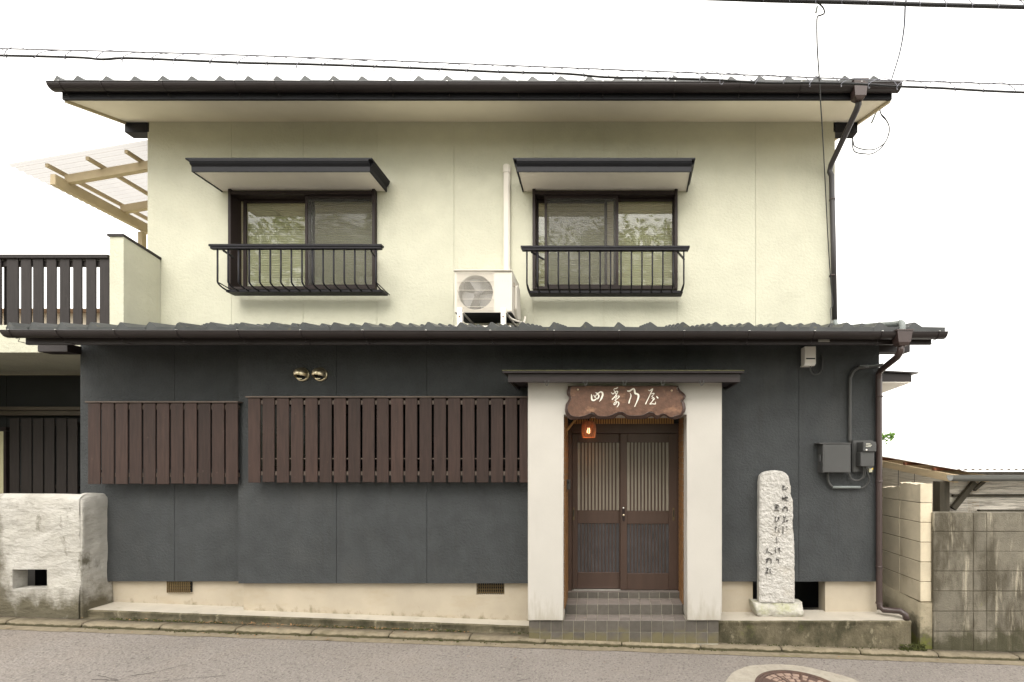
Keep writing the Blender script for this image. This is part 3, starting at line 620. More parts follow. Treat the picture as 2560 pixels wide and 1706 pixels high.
# --- small hood on the right-hand side wall
hx = X(2198, YB)
yh = 5.1; zh = Z(956, yh); hxo = X(2279, yh)
g = MB(); g.prism([(hx+.001,0,zh+.006),(hxo,0,zh+.006),(hxo,0,Z(936,yh)),(hx+.001,0,Z(930,yh))], (0,yh,0), (0,6.4,0)); sh = g.build('side_hood', TRIM, house)
g = MB(); g.prism([(hx+.001,0,Z(930,yh)+.002),(X(2291,yh),0,Z(936,yh)+.002),(X(2291,yh),0,Z(933,yh)+.002),(hx+.001,0,Z(926,yh)+.002)], (0,yh-.04,0), (0,6.45,0)); g.build('hood_top', TRIM, sh)
g = MB(); g.prism([(0,yh+.002,zh+.0055),(0,6.4,zh+.0055),(0,6.4,zh-.10),(0,yh+.002,zh-.004)], (hx+.002,0,0), (hxo-.002,0,0)); g.build('hood_soffit', WHITE_SOFFIT, sh)

# --- entrance portal
xi0, xi1 = X(1408, YP), X(1718.3, YP); xo0, xo1 = X(1319.5, YP), X(1805, YP); zp0, zp1, zl = Z(1552, YP), Z(945, YP), Z(1035, YP)
g = MB(); g.prism([(xo0,0,zp0),(xi0,0,zp0),(xi0,0,zl),(xi1,0,zl),(xi1,0,zp0),(xo1,0,zp0),(xo1,0,zp1),(xo0,0,zp1)], (0,YP,0), (0,5.0,0)); g.build('entrance_portal', PORTAL, house, bevel=.006, seg=2)
# canopy
g = MB(); yc = 4.262
g.box(X(1256,yc), X(1860,yc), yc, 4.85, Z(936,yc)+.012, Z(927,yc)); can = g.build('canopy', TRIM, house, bevel=.003)
MB().box(X(1270,4.29), X(1850.5,4.29), 4.290, 4.315, Z(956,4.29), Z(936,yc)+.0115).box(X(1270,4.29), X(1270,4.29)+.022, 4.3155, 4.749, Z(956,4.29), Z(936,yc)+.0115).box(X(1850.5,4.29)-.022, X(1850.5,4.29), 4.3155, 4.749, Z(956,4.29), Z(936,yc)+.0115).build('canopy_fascia', TRIM, can, bevel=.002)
MB().box(X(1270,4.29)+.0225, X(1850.5,4.29)-.0225, 4.3155, 4.745, Z(950,4.29), Z(950,4.29)+.01).build('canopy_soffit', TRIM, can)
g = MB(); g.box(X(1256,yc)-.002, X(1860,yc)+.002, yc-.006, yc+.01, Z(927,yc)+.0005, Z(927,yc)+.0035); g.build('canopy_drip_edge', M('drip_moss', (.16,.16,.07), .7, .3, 30, ()), can)
for bx in (1367, 1463.7, 1562, 1657.4, 1754.5):
    x0 = X(bx, 4.28); zz1, zz0 = Z(951.5, 4.28), Z(964, 4.28)
    pts = [(x0-.021,0,zz1),(x0-.019,0,zz1-.02),(x0-.009,0,zz0),(x0+.009,0,zz0),(x0+.019,0,zz1-.02),(x0+.021,0,zz1)]
    inn = [(x0+.016,0,zz1),(x0+.014,0,zz1-.018),(x0+.006,0,zz0+.006),(x0-.006,0,zz0+.006),(x0-.014,0,zz1-.018),(x0-.016,0,zz1)]
    br = MB().prism(pts+inn, (0,4.275,0), (0,4.2895,0)).build('canopy_clip', PIPEB, can)
# ochre tile lining of the reveals
def reveal_tiles(xw, s_, ya, yb_):
    g = MB(); tw, thh = .098, .058; zz = Z(1512, 4.66); r = 0
    while zz < zl - .03:
        y = ya - (tw/2 if r % 2 else 0)
        while y < yb_:
            a, b = max(y, ya), min(y+tw-.006, yb_)
            if b - a > .015: g.box(xw, xw + s_*.009*(1+.15*random.random()), a, b, zz, min(zz+thh-.006, zl-.002))
            y += tw
        zz += thh; r += 1
    kind(g.build('reveal_tiling', BROWNTILE, house), 'stuff')
    MB().box(xw, xw+s_*.004, ya, yb_, Z(1512,4.66), zl-.001).build('reveal_mortar', MORTAR, house)
reveal_tiles(xi0, 1, 4.53, 4.925); reveal_tiles(xi1, -1, 4.655, 4.925)
# steps
def step(x0, x1, yf, yb_, z0, z1):
    return MB().box(x0, x1, yf, yb_, z0, z1).build('entrance_step', MORTAR, house)
def tile_row(par, x0, x1, n, fn):
    w_ = (x1-x0)/n
    for k in range(n): fn(x0+w_*k+.0026, x0+w_*(k+1)-.0026)
TM = {}
def stile(par, a, b, y0, y1, z0, z1):
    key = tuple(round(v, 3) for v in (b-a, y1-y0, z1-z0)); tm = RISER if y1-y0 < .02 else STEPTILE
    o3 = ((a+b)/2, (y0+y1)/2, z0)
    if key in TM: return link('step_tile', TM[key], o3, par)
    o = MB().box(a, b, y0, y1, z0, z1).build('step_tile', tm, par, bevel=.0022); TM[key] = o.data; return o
yf1, yf2, yf3 = 4.475, 4.655, 4.865
zt1, zt2, zt3 = Z(1552.5, yf1), Z(1512, yf2), Z(1481, yf3)
bx0, bx1 = X(1321.6, yf1), X(1797, yf1); sx0, sx1 = xi0+.006, xi1-.006
s1 = step(bx0+.004, bx1-.004, yf1+.006, 5.0, -.35, zt1-.006)
zr1 = Z(1581, yf1)
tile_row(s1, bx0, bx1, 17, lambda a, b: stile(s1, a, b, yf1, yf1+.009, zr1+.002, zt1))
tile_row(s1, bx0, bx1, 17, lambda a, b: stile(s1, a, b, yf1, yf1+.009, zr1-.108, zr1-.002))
nt_ = 11
for k in range(2):
    ya, yb_ = yf1+.0095+.086*k, yf1+.0095+.086*(k+1)-.004
    tile_row(s1, sx0, sx1, nt_, lambda a, b: stile(s1, a, b, ya, yb_, zt1-.007, zt1+.0015))
s2 = step(sx0+.002, sx1-.002, yf2+.006, 5.0, zt1-.03, zt2-.006)
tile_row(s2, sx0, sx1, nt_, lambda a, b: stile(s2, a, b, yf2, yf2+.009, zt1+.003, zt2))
for k in range(2):
    ya, yb_ = yf2+.0095+.100*k, yf2+.0095+.100*(k+1)-.004
    tile_row(s2, sx0, sx1, nt_, lambda a, b: stile(s2, a, b, ya, yb_, zt2-.007, zt2+.0015))
s3 = step(sx0+.002, sx1-.002, yf3+.006, 5.2, zt2-.03, zt3-.006)
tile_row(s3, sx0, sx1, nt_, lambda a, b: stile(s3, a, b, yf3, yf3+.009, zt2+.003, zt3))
MB().box(sx0, sx1, yf3+.0095, 4.925, zt3-.0055, zt3+.001).build('door_sill', STEPTILE, house)
# door frame and sliding doors
zd0, zd1 = Z(1477, YD), Z(1059.5, YD); xd0, xd1 = X(1419.8, YD), X(1698.5, YD)
g = MB(); g.box(xd0, X(1429.5,YD), YD-.01, YD+.1, zd0, zd1); g.box(X(1694,YD), xd1+.002, YD-.01, YD+.1, zd0, zd1); g.box(X(1429.5,YD)+.0005, X(1694,YD)-.0005, YD-.008, YD+.1, Z(1084,YD), zd1)
g.build('door_frame', DOOR, house, bevel=.004)
MB().box(xd0, xd1, YD-.02, YD+.1, zd1+.001, zl+.3).build('transom_back', BLACK, house)
g = MB(); xx = X(1436, 4.90)
while xx < X(1684, 4.90): g.box(xx, xx+.0182, 4.895, 4.909, Z(1060,4.9), zl+.05); xx += .0262
kind(g.build('transom_lattice', LATTICE, house), 'stuff')
def sash_door(p0, p1, g0, g1, y, hp):
    x0, x1, a, b = X(p0,YD), X(p1,YD), X(g0,YD), X(g1,YD); za, zb1, zb2, zc1, zc2 = Z(1084.5,YD), Z(1106,YD), Z(1278,YD), Z(1310.5,YD), Z(1434,YD)
    g = MB(); y1 = y+.035
    g.box(x0, a, y, y1, zd0+.006, za); g.box(b, x1, y, y1, zd0+.006, za)
    g.box(a+.0003, b-.0003, y+.003, y1, zb1, za); g.box(a+.0003, b-.0003, y+.003, y1, zc1, zb2); g.box(a+.0003, b-.0003, y+.003, y1, zd0+.006, zc2)
    d = g.build('entrance_door', DOOR, house, bevel=.003)
    MB().box(a, b, y+.026, y+.03, zb2+.001, zb1-.001).build('upper_pane', DOORGLASS, d)
    MB().box(a, b, y+.014, y+.019, zc2+.001, zc1-.001).build('lower_pane', LOWGLASS, d)
    n = 12; pw = (b-a)/n; me = None
    for k in range(1, n):
        xx = a + pw*k - .0
        o = MB().box(xx-.0078, xx+.0078, y+.006, y+.024, zb2+.0005, zb1-.0005).build('door_slat', DOOR, d, bevel=.0015) if me is None else link('door_slat', me, (xx, y+.015, zb2+.0005), d)
        me = o.data
    me = None
    for k in range(1, n):
        xx = a + pw*k
        o = MB().box(xx-.0055, xx+.0055, y+.006, y+.0135, zc2+.0005, zc1-.0005).build('door_slat', DOOR, d, bevel=.0015) if me is None else link('door_slat', me, (xx, y+.00975, zc2+.0005), d)
        me = o.data
    h0, h1 = X(hp,YD), X(hp+5,YD)
    MB().box(h0, h1, y-.004, y-.0002, Z(1302,YD), Z(1270,YD)).build('pull_handle', M('pull_bronze', (.16,.12,.07), .35, .1, 5, (), metal=.6), d, bevel=.002)
    MB().box(h0+.006, h1-.006, y-.0045, y-.0041, Z(1293,YD), Z(1276,YD)).build('handle_recess', BLACK, d)
    return d
dl = sash_door(1429.8, 1552.5, 1443.5, 1548, YD+.045, 1431)
dr = sash_door(1551, 1693.8, 1567.8, 1672, YD+.002, 1681.5)
MB().box(X(1555.8,YD), X(1561.8,YD), YD-.006, YD+.0015, Z(1303,YD), Z(1268,YD)).build('lock_plate', FRAME, dr, bevel=.002)
g = MB(); g.lathe((X(1558.6,YD), YD-.0065, Z(1270,YD)), [(.001,-.006),(.008,-.004),(.009,0)], 12, 'y'); g.build('lock_knob', WHITE, dr)
g = MB(); g.lathe((X(1559,YD), YD-.0065, Z(1288,YD)), [(.001,-.003),(.010,-.002),(.011,0)], 12, 'y'); g.build('key_cylinder', STEEL, dr)
MB().box(X(1434,YD), X(1552,YD), YD+.02, YD+.044, zd0-.002, zd0+.004).build('door_rail', SILVER, house)
MB().box(xd0+.01, xd1-.01, YD-.0095, YD+.019, zd0-.006, zd0+.001).build('door_rail', SILVER, house)
MB().box(xd0-.05, xd1+.05, YD+.35, YD+.37, zd0-.1, zd1+.3).build('hall_back', BLACK, house)
# kitchen window behind the long slat screen
g = MB(); kx0, kx1, kz0, kz1 = X(642,YB), X(1312,YB), Z(1170,YB), Z(1004,YB)
MB().box(kx0, kx1, YB-.022, YB-.004, kz0, kz1).build('window_pane', M('dark_glass', (.014,.015,.016), .12, .2, 3, (), spec=.5), house)
MB().box(kx0-.02, kx1, YB-.04, YB-.003, kz0-.03, kz0-.001).box(X(965,YB), X(985,YB), YB-.035, YB-.023, kz0, kz1).build('window_frame', FRAME, house)
MB().box(X(255,YA), X(590,YA), YA-.022, YA-.004, Z(1172,YA), Z(1018,YA)).build('window_pane', BLACK, house)

# --- downpipes
def pipe(name, pts, r, mat, parent, n=12): return MB().tube(pts, r, n).build(name, mat, parent)
up = [P(2146,246,4.93), P(2146,262,4.94), P(2141,276,4.96), P(2078,412,YU-.085), P(2074,430,YU-.07), P(2079,440,YU-.068)]
dp = pipe('downpipe', up + [P(2083,600,YU-.068), P(2086.5,800,YU-.068)], .032, PIPEK, house)
g = MB(); hp = P(2147, 0, 4.90); zt_, zb_ = Z(200,4.88), Z(248,4.9)
def hopper(cx, cy, zt_, zb_, wt, wb, name='hopper'):
    g = MB(); v = []
    for z, w_, dy in ((zt_, wt, .055), (zt_-.012, wt, .055), (zt_-.0121, wt*.9, .05), (zb_+.03, wt*.72, .045), (zb_, wb, .03)):
        v.append([g.bm.verts.new((cx+i*w_/2, cy+j*dy, z)) for i, j in ((-1,-1),(1,-1),(1,1),(-1,1))])
    for a, b in zip(v, v[1:]):
        for k in range(4): g.bm.faces.new((a[k], a[(k+1)%4], b[(k+1)%4], b[k]))
    g.bm.faces.new(v[0]); g.bm.faces.new(v[-1][::-1])
    return g.build(name, PIPE, dp)
hopper(X(2147,4.9), 4.905, Z(199,4.87), Z(252,4.9), .165, .07)
for py in (500, 690): MB().tube([P(2080.5,py,YU-.068)+Vector((0,0,-.008)), P(2080.5,py,YU-.068)+Vector((0,0,.008))], .037, 12).build('pipe_clip', PIPE, dp)
g0 = P(2086.5, 801, YU-.068)
roofz = lambda Y: LZ + PL*(Y-LY)
pts = [Vector((g0.x,5.53,roofz(5.53)+.12)), Vector((g0.x+.02,5.5,roofz(5.5)+.055)), Vector((g0.x+.10,5.42,roofz(5.42)+.045)), Vector((X(2236,4.42),4.42,roofz(4.42)+.05)), Vector((X(2250,4.30),4.30,roofz(4.30)+.06)), Vector((X(2255,4.25),4.245,roofz(4.25)+.035)), Vector((X(2255,4.22),4.225,CZ+1.17))]
pipe('roof_pipe', [p - Vector((0,0,.018)) for p in smooth(pts, 4)], .028, PIPEG, dp)
hopper(X(2255,4.2), 4.205, Z(823,4.15), Z(866,4.2), .155, .075)
ZL_ = Z(1524, 4.72)
low = [P(2253,862,4.205), P(2251,880,4.22), P(2243,893,4.27), P(2203,925,4.66), P(2197,935,4.705), P(2197,950,4.71), P(2198,1500,4.71), P(2199,1517,4.70), P(2208,1525,4.68), P(2235,1527,4.64), P(2252,1528,4.60), P(2263,1537,4.57), P(2267,1550,4.56)]
pipe('downpipe', low, .030, PIPE, house)
for py in (992, 1204, 1417, 1508): MB().tube([P(2198,py,4.71)+Vector((0,0,-.009)), P(2198,py,4.71)+Vector((0,0,.009))], .0345, 12).build('pipe_clip', PIPE, dp)

# ================================================================== RAILINGS
def railing(p0, p1, b0, step_, n, lo0, lo1, pytop, pybot, label):
    yt, yl = 5.27, 5.42
    x0, x1 = X(p0,yt), X(p1,yt)
    r = thing('window_railing', ((x0+x1)/2, yt, Z(pybot,yl)), label, 'railing', 'iron railings below the upper windows')
    MB().box(x0, x1, yt-.03, yt+.03, Z(pytop+5.5,yt), Z(pytop,yt)).box(x0+.012, x1-.012, yt-.022, yt+.022, Z(pytop+11,yt), Z(pytop+5.5,yt)-.0005).build('top_rail', IRON, r, bevel=.003)
    MB().box(X(lo0,yl), X(lo1,yl), yl-.01, YU-.056, Z(pybot+3,yl), Z(pybot-3,yl)).build('bottom_rail', IRON, r, bevel=.002)
    me = None
    for i in range(n):
        xx = X(b0 + step_*i, yt); zt_ = Z(pytop+10, yt); zc_ = Z(pybot-24, yt); ze_ = Z(pybot, yl)
        if me is None:
            pts = [(xx,yt,zt_),(xx,yt,zc_)] + [(xx, yt + (yl-yt)*(1-math.cos(a)), zc_ + (ze_-zc_)*math.sin(a)) for a in [math.pi/2*k/6 for k in range(1,7)]]
            o = MB().tube(pts, .0095, 7).build('baluster', IRON, r); me = o.data; base = WLOC[o] - Vector((xx,0,0))
        else: link('baluster', me, base + Vector((xx,0,0)), r)
    for pa, dp_ in ((b0+11, 31), (b0+step_*(n-1)-14, 15)):
        MB().bar((X(pa,yt), yt+.02, Z(pytop+12,yt)), P(pa+dp_, pytop+32, YU-.058), .018, .018).build('stay', IRON, r)
    for xx in (X(b0,yt), X(b0+step_*(n-1),yt)):
        MB().tube([(xx, yt+.02, Z(pybot-10,yl)), (xx, YU-.004, Z(pybot-4,yl))], .006, 6).build('wall_tie', IRON, r)
railing(526, 957, 543.8, 26.4, 16, 566, 957.6, 613, 728, 'black iron railing below the left upper window')
railing(1302.6, 1723.5, 1317.2, 26.15, 16, 1321, 1707, 617, 730.5, 'black iron railing below the upper window right of the outdoor unit')

# ================================================================== SLAT SCREENS
def slat_screen(boards, y, z0, z1, mat, rails, cap, label, th=.012, wall=None, group='vertical board screens on the lower walls'):
    xs = [X(b[0],y) for b in boards] + [X(b[1],y) for b in boards]
    s = thing('slat_screen', ((min(xs)+max(xs))/2, y, z0), label, 'screen', group); meshes = {}
    for a, b in boards:
        wd = round(X(b,y)-X(a,y), 3); c = (X(a,y)+X(b,y))/2; dz = random.uniform(-.003,.003)
        if wd not in meshes:
            o = MB().box(c-wd/2, c+wd/2, y, y+th, z0, z1).build('board', mat, s, bevel=.003); meshes[wd] = o.data; o.location.z += dz
        else: link('board', meshes[wd], (c, y+th/2+random.uniform(-.0015,.0015), z0+dz), s)
    for zr_, h in rails: MB().box(min(xs)+.01, max(xs)-.01, y+th+.0015, y+th+.03, zr_-h/2, zr_+h/2).build('back_rail', CAPWOOD if mat is BOARD else BOARDD, s)
    if cap: MB().box(min(xs)-.02, max(xs)+.012, y-.012, wall-.004 if wall else y+.06, z1+.003, z1+.018).build('cap_board', CAPWOOD, s, bevel=.002)
    if wall:
        for q in (min(xs)+.03, max(xs)-.03): MB().box(q-.012, q+.012, y+th+.0305, wall-.0005, z0+.12, z0+.145).build('wall_bracket', IRON, s)
    return s
yl_ = 4.62
slat_screen([(620+35.72*i, 620+35.72*i+30+random.uniform(-.4,.4)) for i in range(20)], yl_, Z(1206.5,yl_), Z(995.5,yl_), BOARD, ((Z(1184,yl_),.04),(Z(1006,yl_),.04),(Z(1147,yl_),.012)), True, 'long brown board screen between the vent hoods and the entrance', wall=YB)
yl_ = 4.70
slat_screen([(219.6+34.45*i, 219.6+34.45*i+30.3) for i in range(11)], yl_, Z(1210.5,yl_), Z(1008,yl_), BOARD, ((Z(1188,yl_),.04),(Z(1018,yl_),.04)), True, 'short brown board screen on the wall above the rough plaster wall', wall=YA)
yl_ = 6.42
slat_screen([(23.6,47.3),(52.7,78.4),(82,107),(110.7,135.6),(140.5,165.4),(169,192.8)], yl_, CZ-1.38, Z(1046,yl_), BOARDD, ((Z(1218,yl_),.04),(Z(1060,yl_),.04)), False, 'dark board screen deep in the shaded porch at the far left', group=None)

# ================================================================== BALCONY FENCE
fy = 5.27
fb = [(-60,-35),(-23,2),(16.6,44.8),(51.8,76.7),(82,107),(116,139.7),(149,172.8),(182,204),(214.7,239),(248.6,272.5)]
fen = thing('balcony_fence', (X(110,fy), fy, Z(812,fy)), 'black stained board fence on the balcony above the porch', 'fence')
for a, b in fb: MB().box(X(a,fy), X(b,fy), fy, fy+.014, Z(812.5,fy), Z(645,fy)).build('board', BOARDB, fen, bevel=.002)
for a, b in ((-6,10),(46,50),(78,80.5),(141,144),(174,176.5),(205,211)): MB().box(X(a,fy), X(b,fy), fy+.055, fy+.075, Z(812.5,fy), Z(648,fy)).build('rear_board', BOARDB, fen)
MB().box(-8.6, X(273,fy), fy-.02, fy+.09, Z(647,fy), Z(638,fy)).build('top_rail', BOARDB, fen, bevel=.003)
MB().box(-8.6, X(273,fy), fy+.0225, fy+.0545, Z(664,fy), Z(650,fy)).build('back_rail', BOARDB, fen)

# ================================================================== PERGOLA
pg = thing('pergola', (-7.15, 6.2, Z(830,yS)), 'cream timber pergola with clear corrugated roof beside the upper wall', 'pergola')
bx = -7.16
MB().bar((bx,5.90,CZ+3.63), (bx,9.2,CZ+3.55), .07, .14).build('side_beam', PERG, pg, bevel=.004)
sl_ = .172
def purlin(y, z0): MB().bar((bx-.0,y,z0), (xl-.005,y,z0+sl_*(xl-bx)), .06, .11).build('purlin', PERG, pg, bevel=.003)
purlin(6.06, CZ+3.715); purlin(6.75, CZ+3.70); purlin(7.6, CZ+3.69)
for k, xx in enumerate((-7.19, -6.67, -6.17)):
    z = CZ + 3.795 + sl_*(xx-bx); MB().bar((xx,5.86,z), (xx,9.0,z-.03), .042, .045).build('rafter', PERG, pg, bevel=.002)
MB().bar((bx+.02,7.02,CZ+1.25), (bx+.02,7.02,CZ+3.50), .07, .07, up=(0,1,0)).build('post', PERG, pg, bevel=.003)
g = MB(); nx, per = 2, .076; y = 5.78; prev = None; k = 0
while y < 9.1:
    zz = .012*math.sin(k*math.pi/3); y += per/6; k += 1
    a = g.bm.verts.new((-7.62, y, CZ+3.835 + sl_*(-7.62-bx) + zz)); b = g.bm.verts.new((xl-.006, y, CZ+3.835 + sl_*(xl-bx) + zz))
    if prev: f = g.bm.faces.new((prev[0], prev[1], b, a)); f.smooth = True
    prev = (a, b)
g.build('corrugated_sheet', POLY, pg, norm=False)

# ================================================================== AIR CONDITIONER + pipe cover
af, ab = 5.08, 5.48
ax0, ax1 = X(1136.5,af), X(1280,af); az0, az1 = Z(781.5,af), Z(679,af)
ac = thing('outdoor_unit', ((ax0+ax1)/2, 5.28, roofz(5.08)), 'beige air conditioner outdoor unit standing on the lower roof', 'air conditioner')
gx, gz, gr = X(1189,af), Z(731.4,af), .192
g = MB(); n = 40; ring = [(gx+gr*math.cos(2*math.pi*k/n), gz+gr*math.sin(2*math.pi*k/n)) for k in range(n)]
# front face with the round fan opening, as quads from the circle out to the rectangle
def torect(px, pz):
    dx, dz = px-gx, pz-gz; t = 1e9
    for d, lo_, hi_ in ((dx, ax0-gx, ax1-gx), (dz, az0-gz, az1-gz)):
        if abs(d) > 1e-6: t = min(t, (hi_ if d > 0 else lo_)/d)
    return gx+dx*t, gz+dz*t
vi = [g.bm.verts.new((a, af, b)) for a, b in ring]; vin = [g.bm.verts.new((a, af+.05, b)) for a, b in ring]
vo = [g.bm.verts.new((torect(a,b)[0], af, torect(a,b)[1])) for a, b in ring]
for k in range(n):
    g.bm.faces.new((vi[k], vi[(k+1)%n], vo[(k+1)%n], vo[k])); g.bm.faces.new((vi[k], vi[(k+1)%n], vin[(k+1)%n], vin[k]))
for cx_, cz_ in ((ax0,az0),(ax1,az0),(ax1,az1),(ax0,az1)):     # fill the rectangle corners
    best = sorted(range(n), key=lambda k: (vo[k].co.x-cx_)**2+(vo[k].co.z-cz_)**2)[:2]; c = g.bm.verts.new((cx_,af,cz_)); g.bm.faces.new((c, vo[best[0]], vo[best[1]]))
g.box(ax0, ax0+.004, af+.0005, ab, az0, az1); g.box(ax1-.004, ax1, af+.0005, ab, az0, az1); g.box(ax0, ax1, ab-.004, ab, az0, az1)
g.build('casing', ACW, ac)
MB().box(ax0-.012, ax1+.002, af-.018, ab+.004, az1+.0005, az1+.014).build('top_panel', ACW, ac, bevel=.004)
MB().box(ax0+.002, ax1-.002, af+.004, ab-.005, az0-.004, az0+.004).build('base_pan', DARKGREY, ac)
MB().box(gx-.2, gx+.2, af+.2, af+.21, gz-.2, gz+.2).build('fan_backplate', ACFIN, ac)
g = MB()
for k in range(3):
    a0 = k*2*math.pi/3+.5; pr_ = None
    for q in range(9):
        a = a0 + q*.17; p1 = g.bm.verts.new((gx+.04*math.cos(a), af+.10-.006*q, gz+.04*math.sin(a))); p2 = g.bm.verts.new((gx+.18*math.cos(a+.25), af+.12-.008*q, gz+.18*math.sin(a+.25)))
        if pr_: g.bm.faces.new((pr_[0], pr_[1], p2, p1))
        pr_ = (p1, p2)
g.build('fan', M('fan_blade', (.25,.25,.26), .4, .1, 4, ()), ac, norm=False)
g = MB(); g.lathe((gx, af+.06, gz), [(.001,0),(.04,.005),(.042,.05)], 16, 'y'); g.build('fan_hub', ACFIN, ac)
g = MB(); x0g, x1g = gx-.206, gx+.206
k = 0
while x0g + .0122*k < x1g: xx = x0g+.0122*k; g.box(xx-.0016, xx+.0016, af-.012, af-.009, az0+.02, az1-.006); k += 1
for zz in (az1-.015, gz+.117, gz+.019, gz-.08, gz-.165, az0+.025): g.box(x0g, x1g, af-.0155, af-.0125, zz-.002, zz+.002)
kind(g.build('fan_guard', ACW, ac), 'stuff')
g = MB(); g.prism([(0,5.2,az0+.08),(0,5.2,az1-.12),(0,5.28,az1-.08),(0,5.4,az1-.08),(0,5.45,az0+.03),(0,5.28,az0-.02)], (ax1+.001,0,0), (ax1+.03,0,0)); g.build('valve_cover', ACW, ac, bevel=.006)
MB().box(ax1+.0005, ax1+.008, 5.16, 5.2, az1-.13, az1-.09).build('grip_recess', M('grip', (.4,.33,.25), .6, .1, 5, ()), ac)
g = MB()
for k in range(5): g.box(X(1241.5+7*k,af), X(1242.8+7*k,af), af-.0015, af-.0003, Z(703.6,af), Z(702.4,af))
kind(g.build('emblem', M('emblem_grey', (.50,.47,.42), .5, .02, 5, ()), ac), 'stuff')
fz = roofz(5.0)+.006
for pxa, pxb in ((1142.5,1155.5),(1252,1264)):
    xa, xb = X(pxa,af-.03), X(pxb,af-.03)
    leg = MB().box(xa, xb, af-.032, af-.028, roofz(af)-.02, Z(769,af-.03)).box(xb-.003, xb, af-.0278, af+.01, roofz(af)-.02, Z(769,af-.03)).build('stand_leg', WHITE, ac)
    MB().bar((xb, af-.02, Z(783,af)), (xb+.05, ab-.05, roofz(ab-.05)+.02), .022, .012).build('stand_brace', ACW, ac)
    g = MB(); g.lathe(((xa+xb)/2, af-.0325, Z(794,af)), [(.001,-.006),(.008,-.005),(.008,0)], 8, 'y'); g.build('bolt', M('rusty_bolt', (.20,.06,.03), .8, .2, 9, ()), leg)
MB().box(X(1112,af-.03), X(1278,af-.03), af-.05, af-.0325, roofz(af)+.004, roofz(af)+.02).build('stand_rail', ACW, ac)
MB().tube(smooth([(ax1-.06,af+.05,az0+.0),(ax1-.02,af+.06,az0-.05),(ax1+.05,af+.1,az0-.07),(ax1+.09,5.3,az0-.05),(ax1+.09,5.4,az0+.05)], 5), .012, 8).build('pipe_hose', ACW, ac)
pcx0, pcx1 = X(1260,YU-.03), X(1275,YU-.03)
pc = tag(MB().box(pcx0, pcx1, YU-.06, YU-.001, roofz(5.5), Z(424,YU-.03)).build('pipe_cover', ACW, None, bevel=.012, seg=2), 'pale vertical pipe cover running up the wall from the outdoor unit', 'pipe cover')
MB().box(pcx0-.006, pcx1+.006, YU-.066, YU-.0015, Z(437,YU-.03), Z(413,YU-.03)).build('cover_cap', ACW, pc, bevel=.014, seg=2)

# ================================================================== VENT HOODS
for px, lab in ((757.5, 'left-hand one of the two round brass vent hoods on the charcoal wall'), (802.6, 'right-hand one of the two round brass vent hoods on the charcoal wall')):
    c = Vector((X(px,YB), YB, Z(937,YB))); v = thing('vent_hood', c, lab, 'vent', 'round brass vent hoods')
    g = MB(); g.lathe(c, [(.058,-.001),(.0715,-.001),(.0735,-.012),(.067,-.02),(.058,-.02)], 32, 'y'); g.build('flange', STEEL, v)
    g = MB(); r = .066; prof = [(max(r*math.cos(a), .0004), -.018 - .088*math.sin(a)) for a in [math.pi/2*k/14 for k in range(15)]]
    g.lathe(c, prof, 40, 'y', skip=lambda d: d.z < -.028 - .25*(d.y+.06) and d.y < -.022); g.build('hood', STEEL, v)
    g = MB(); g.lathe(c, [(.0006,-.0185),(.057,-.0185)], 24, 'y'); g.build('duct_mouth', BLACK, v)
    MB().box(c.x-.03, c.x+.02, YB-.05, YB-.047, c.z-.052, c.z-.046).build('inner_lip', STEEL, v)

# ================================================================== SIGN BOARD
sy = 4.375
def SP(x, y, Y=sy): return P(1380 + x/6.192, 940 + y/6.192, Y)
outer = [(245,158),(600,154),(1200,156),(1905,155),(1950,165),(1990,225),(2045,270),(2072,310),(2065,350),(2035,385),(2060,430),(2068,490),(2065,540),(2045,580),(1990,640),(1930,674),(1860,676),(1800,655),(1745,615),(1700,628),(1650,668),(1600,668),(1555,628),(1500,640),(1450,668),(1300,672),(1165,672),(1115,628),(1060,606),(1010,620),(955,664),(850,672),(700,672),(660,640),(620,632),(575,668),(420,676),(300,684),(250,650),(208,585),(200,520),(215,440),(265,350),(232,295),(226,240),(243,190)]
inner = [(300,165),(620,160),(1200,162),(1880,162),(1925,190),(1955,250),(2000,290),(2035,322),(2025,352),(1990,385),(2010,430),(2020,490),(2020,525),(2000,560),(1985,600),(1905,615),(1850,640),(1800,620),(1755,588),(1700,585),(1625,610),(1582,575),(1540,550),(1480,562),(1420,600),(1320,612),(1192,610),(1140,585),(1090,556),(1010,562),(950,590),(860,620),(760,622),(700,605),(655,572),(615,562),(580,580),(480,620),(360,627),(300,608),(256,560),(240,505),(258,445),(300,360),(290,310),(280,270),(285,220)]
def dens(pts, n):
    pts = [Vector((a,b,0)) for a,b in pts]; L_ = [0]
    for a, b in zip(pts, pts[1:]+pts[:1]): L_.append(L_[-1]+(b-a).length)
    return pts, L_
N_ = 46
outer = outer[:46]; inner = inner[:1] + inner[1:]
def sub(pts):
    s_ = smooth([Vector((a,b,0)) for a,b in pts] + [Vector((*pts[0],0))], 4)[:-1]; return s_
so, si = sub(outer), sub(inner)
def resamp(poly_, n):
    L_ = [0]; q = poly_ + [poly_[0]]
    for a, b in zip(q, q[1:]): L_.append(L_[-1]+(b-a).length)
    out = []; j = 0
    for k in range(n):
        t = L_[-1]*k/n
        while L_[j+1] < t: j += 1
        f = (t-L_[j])/max(L_[j+1]-L_[j], 1e-6); out.append(q[j].lerp(q[j+1], f))
    return out
so, si = resamp(so, 200), resamp(si, 200)
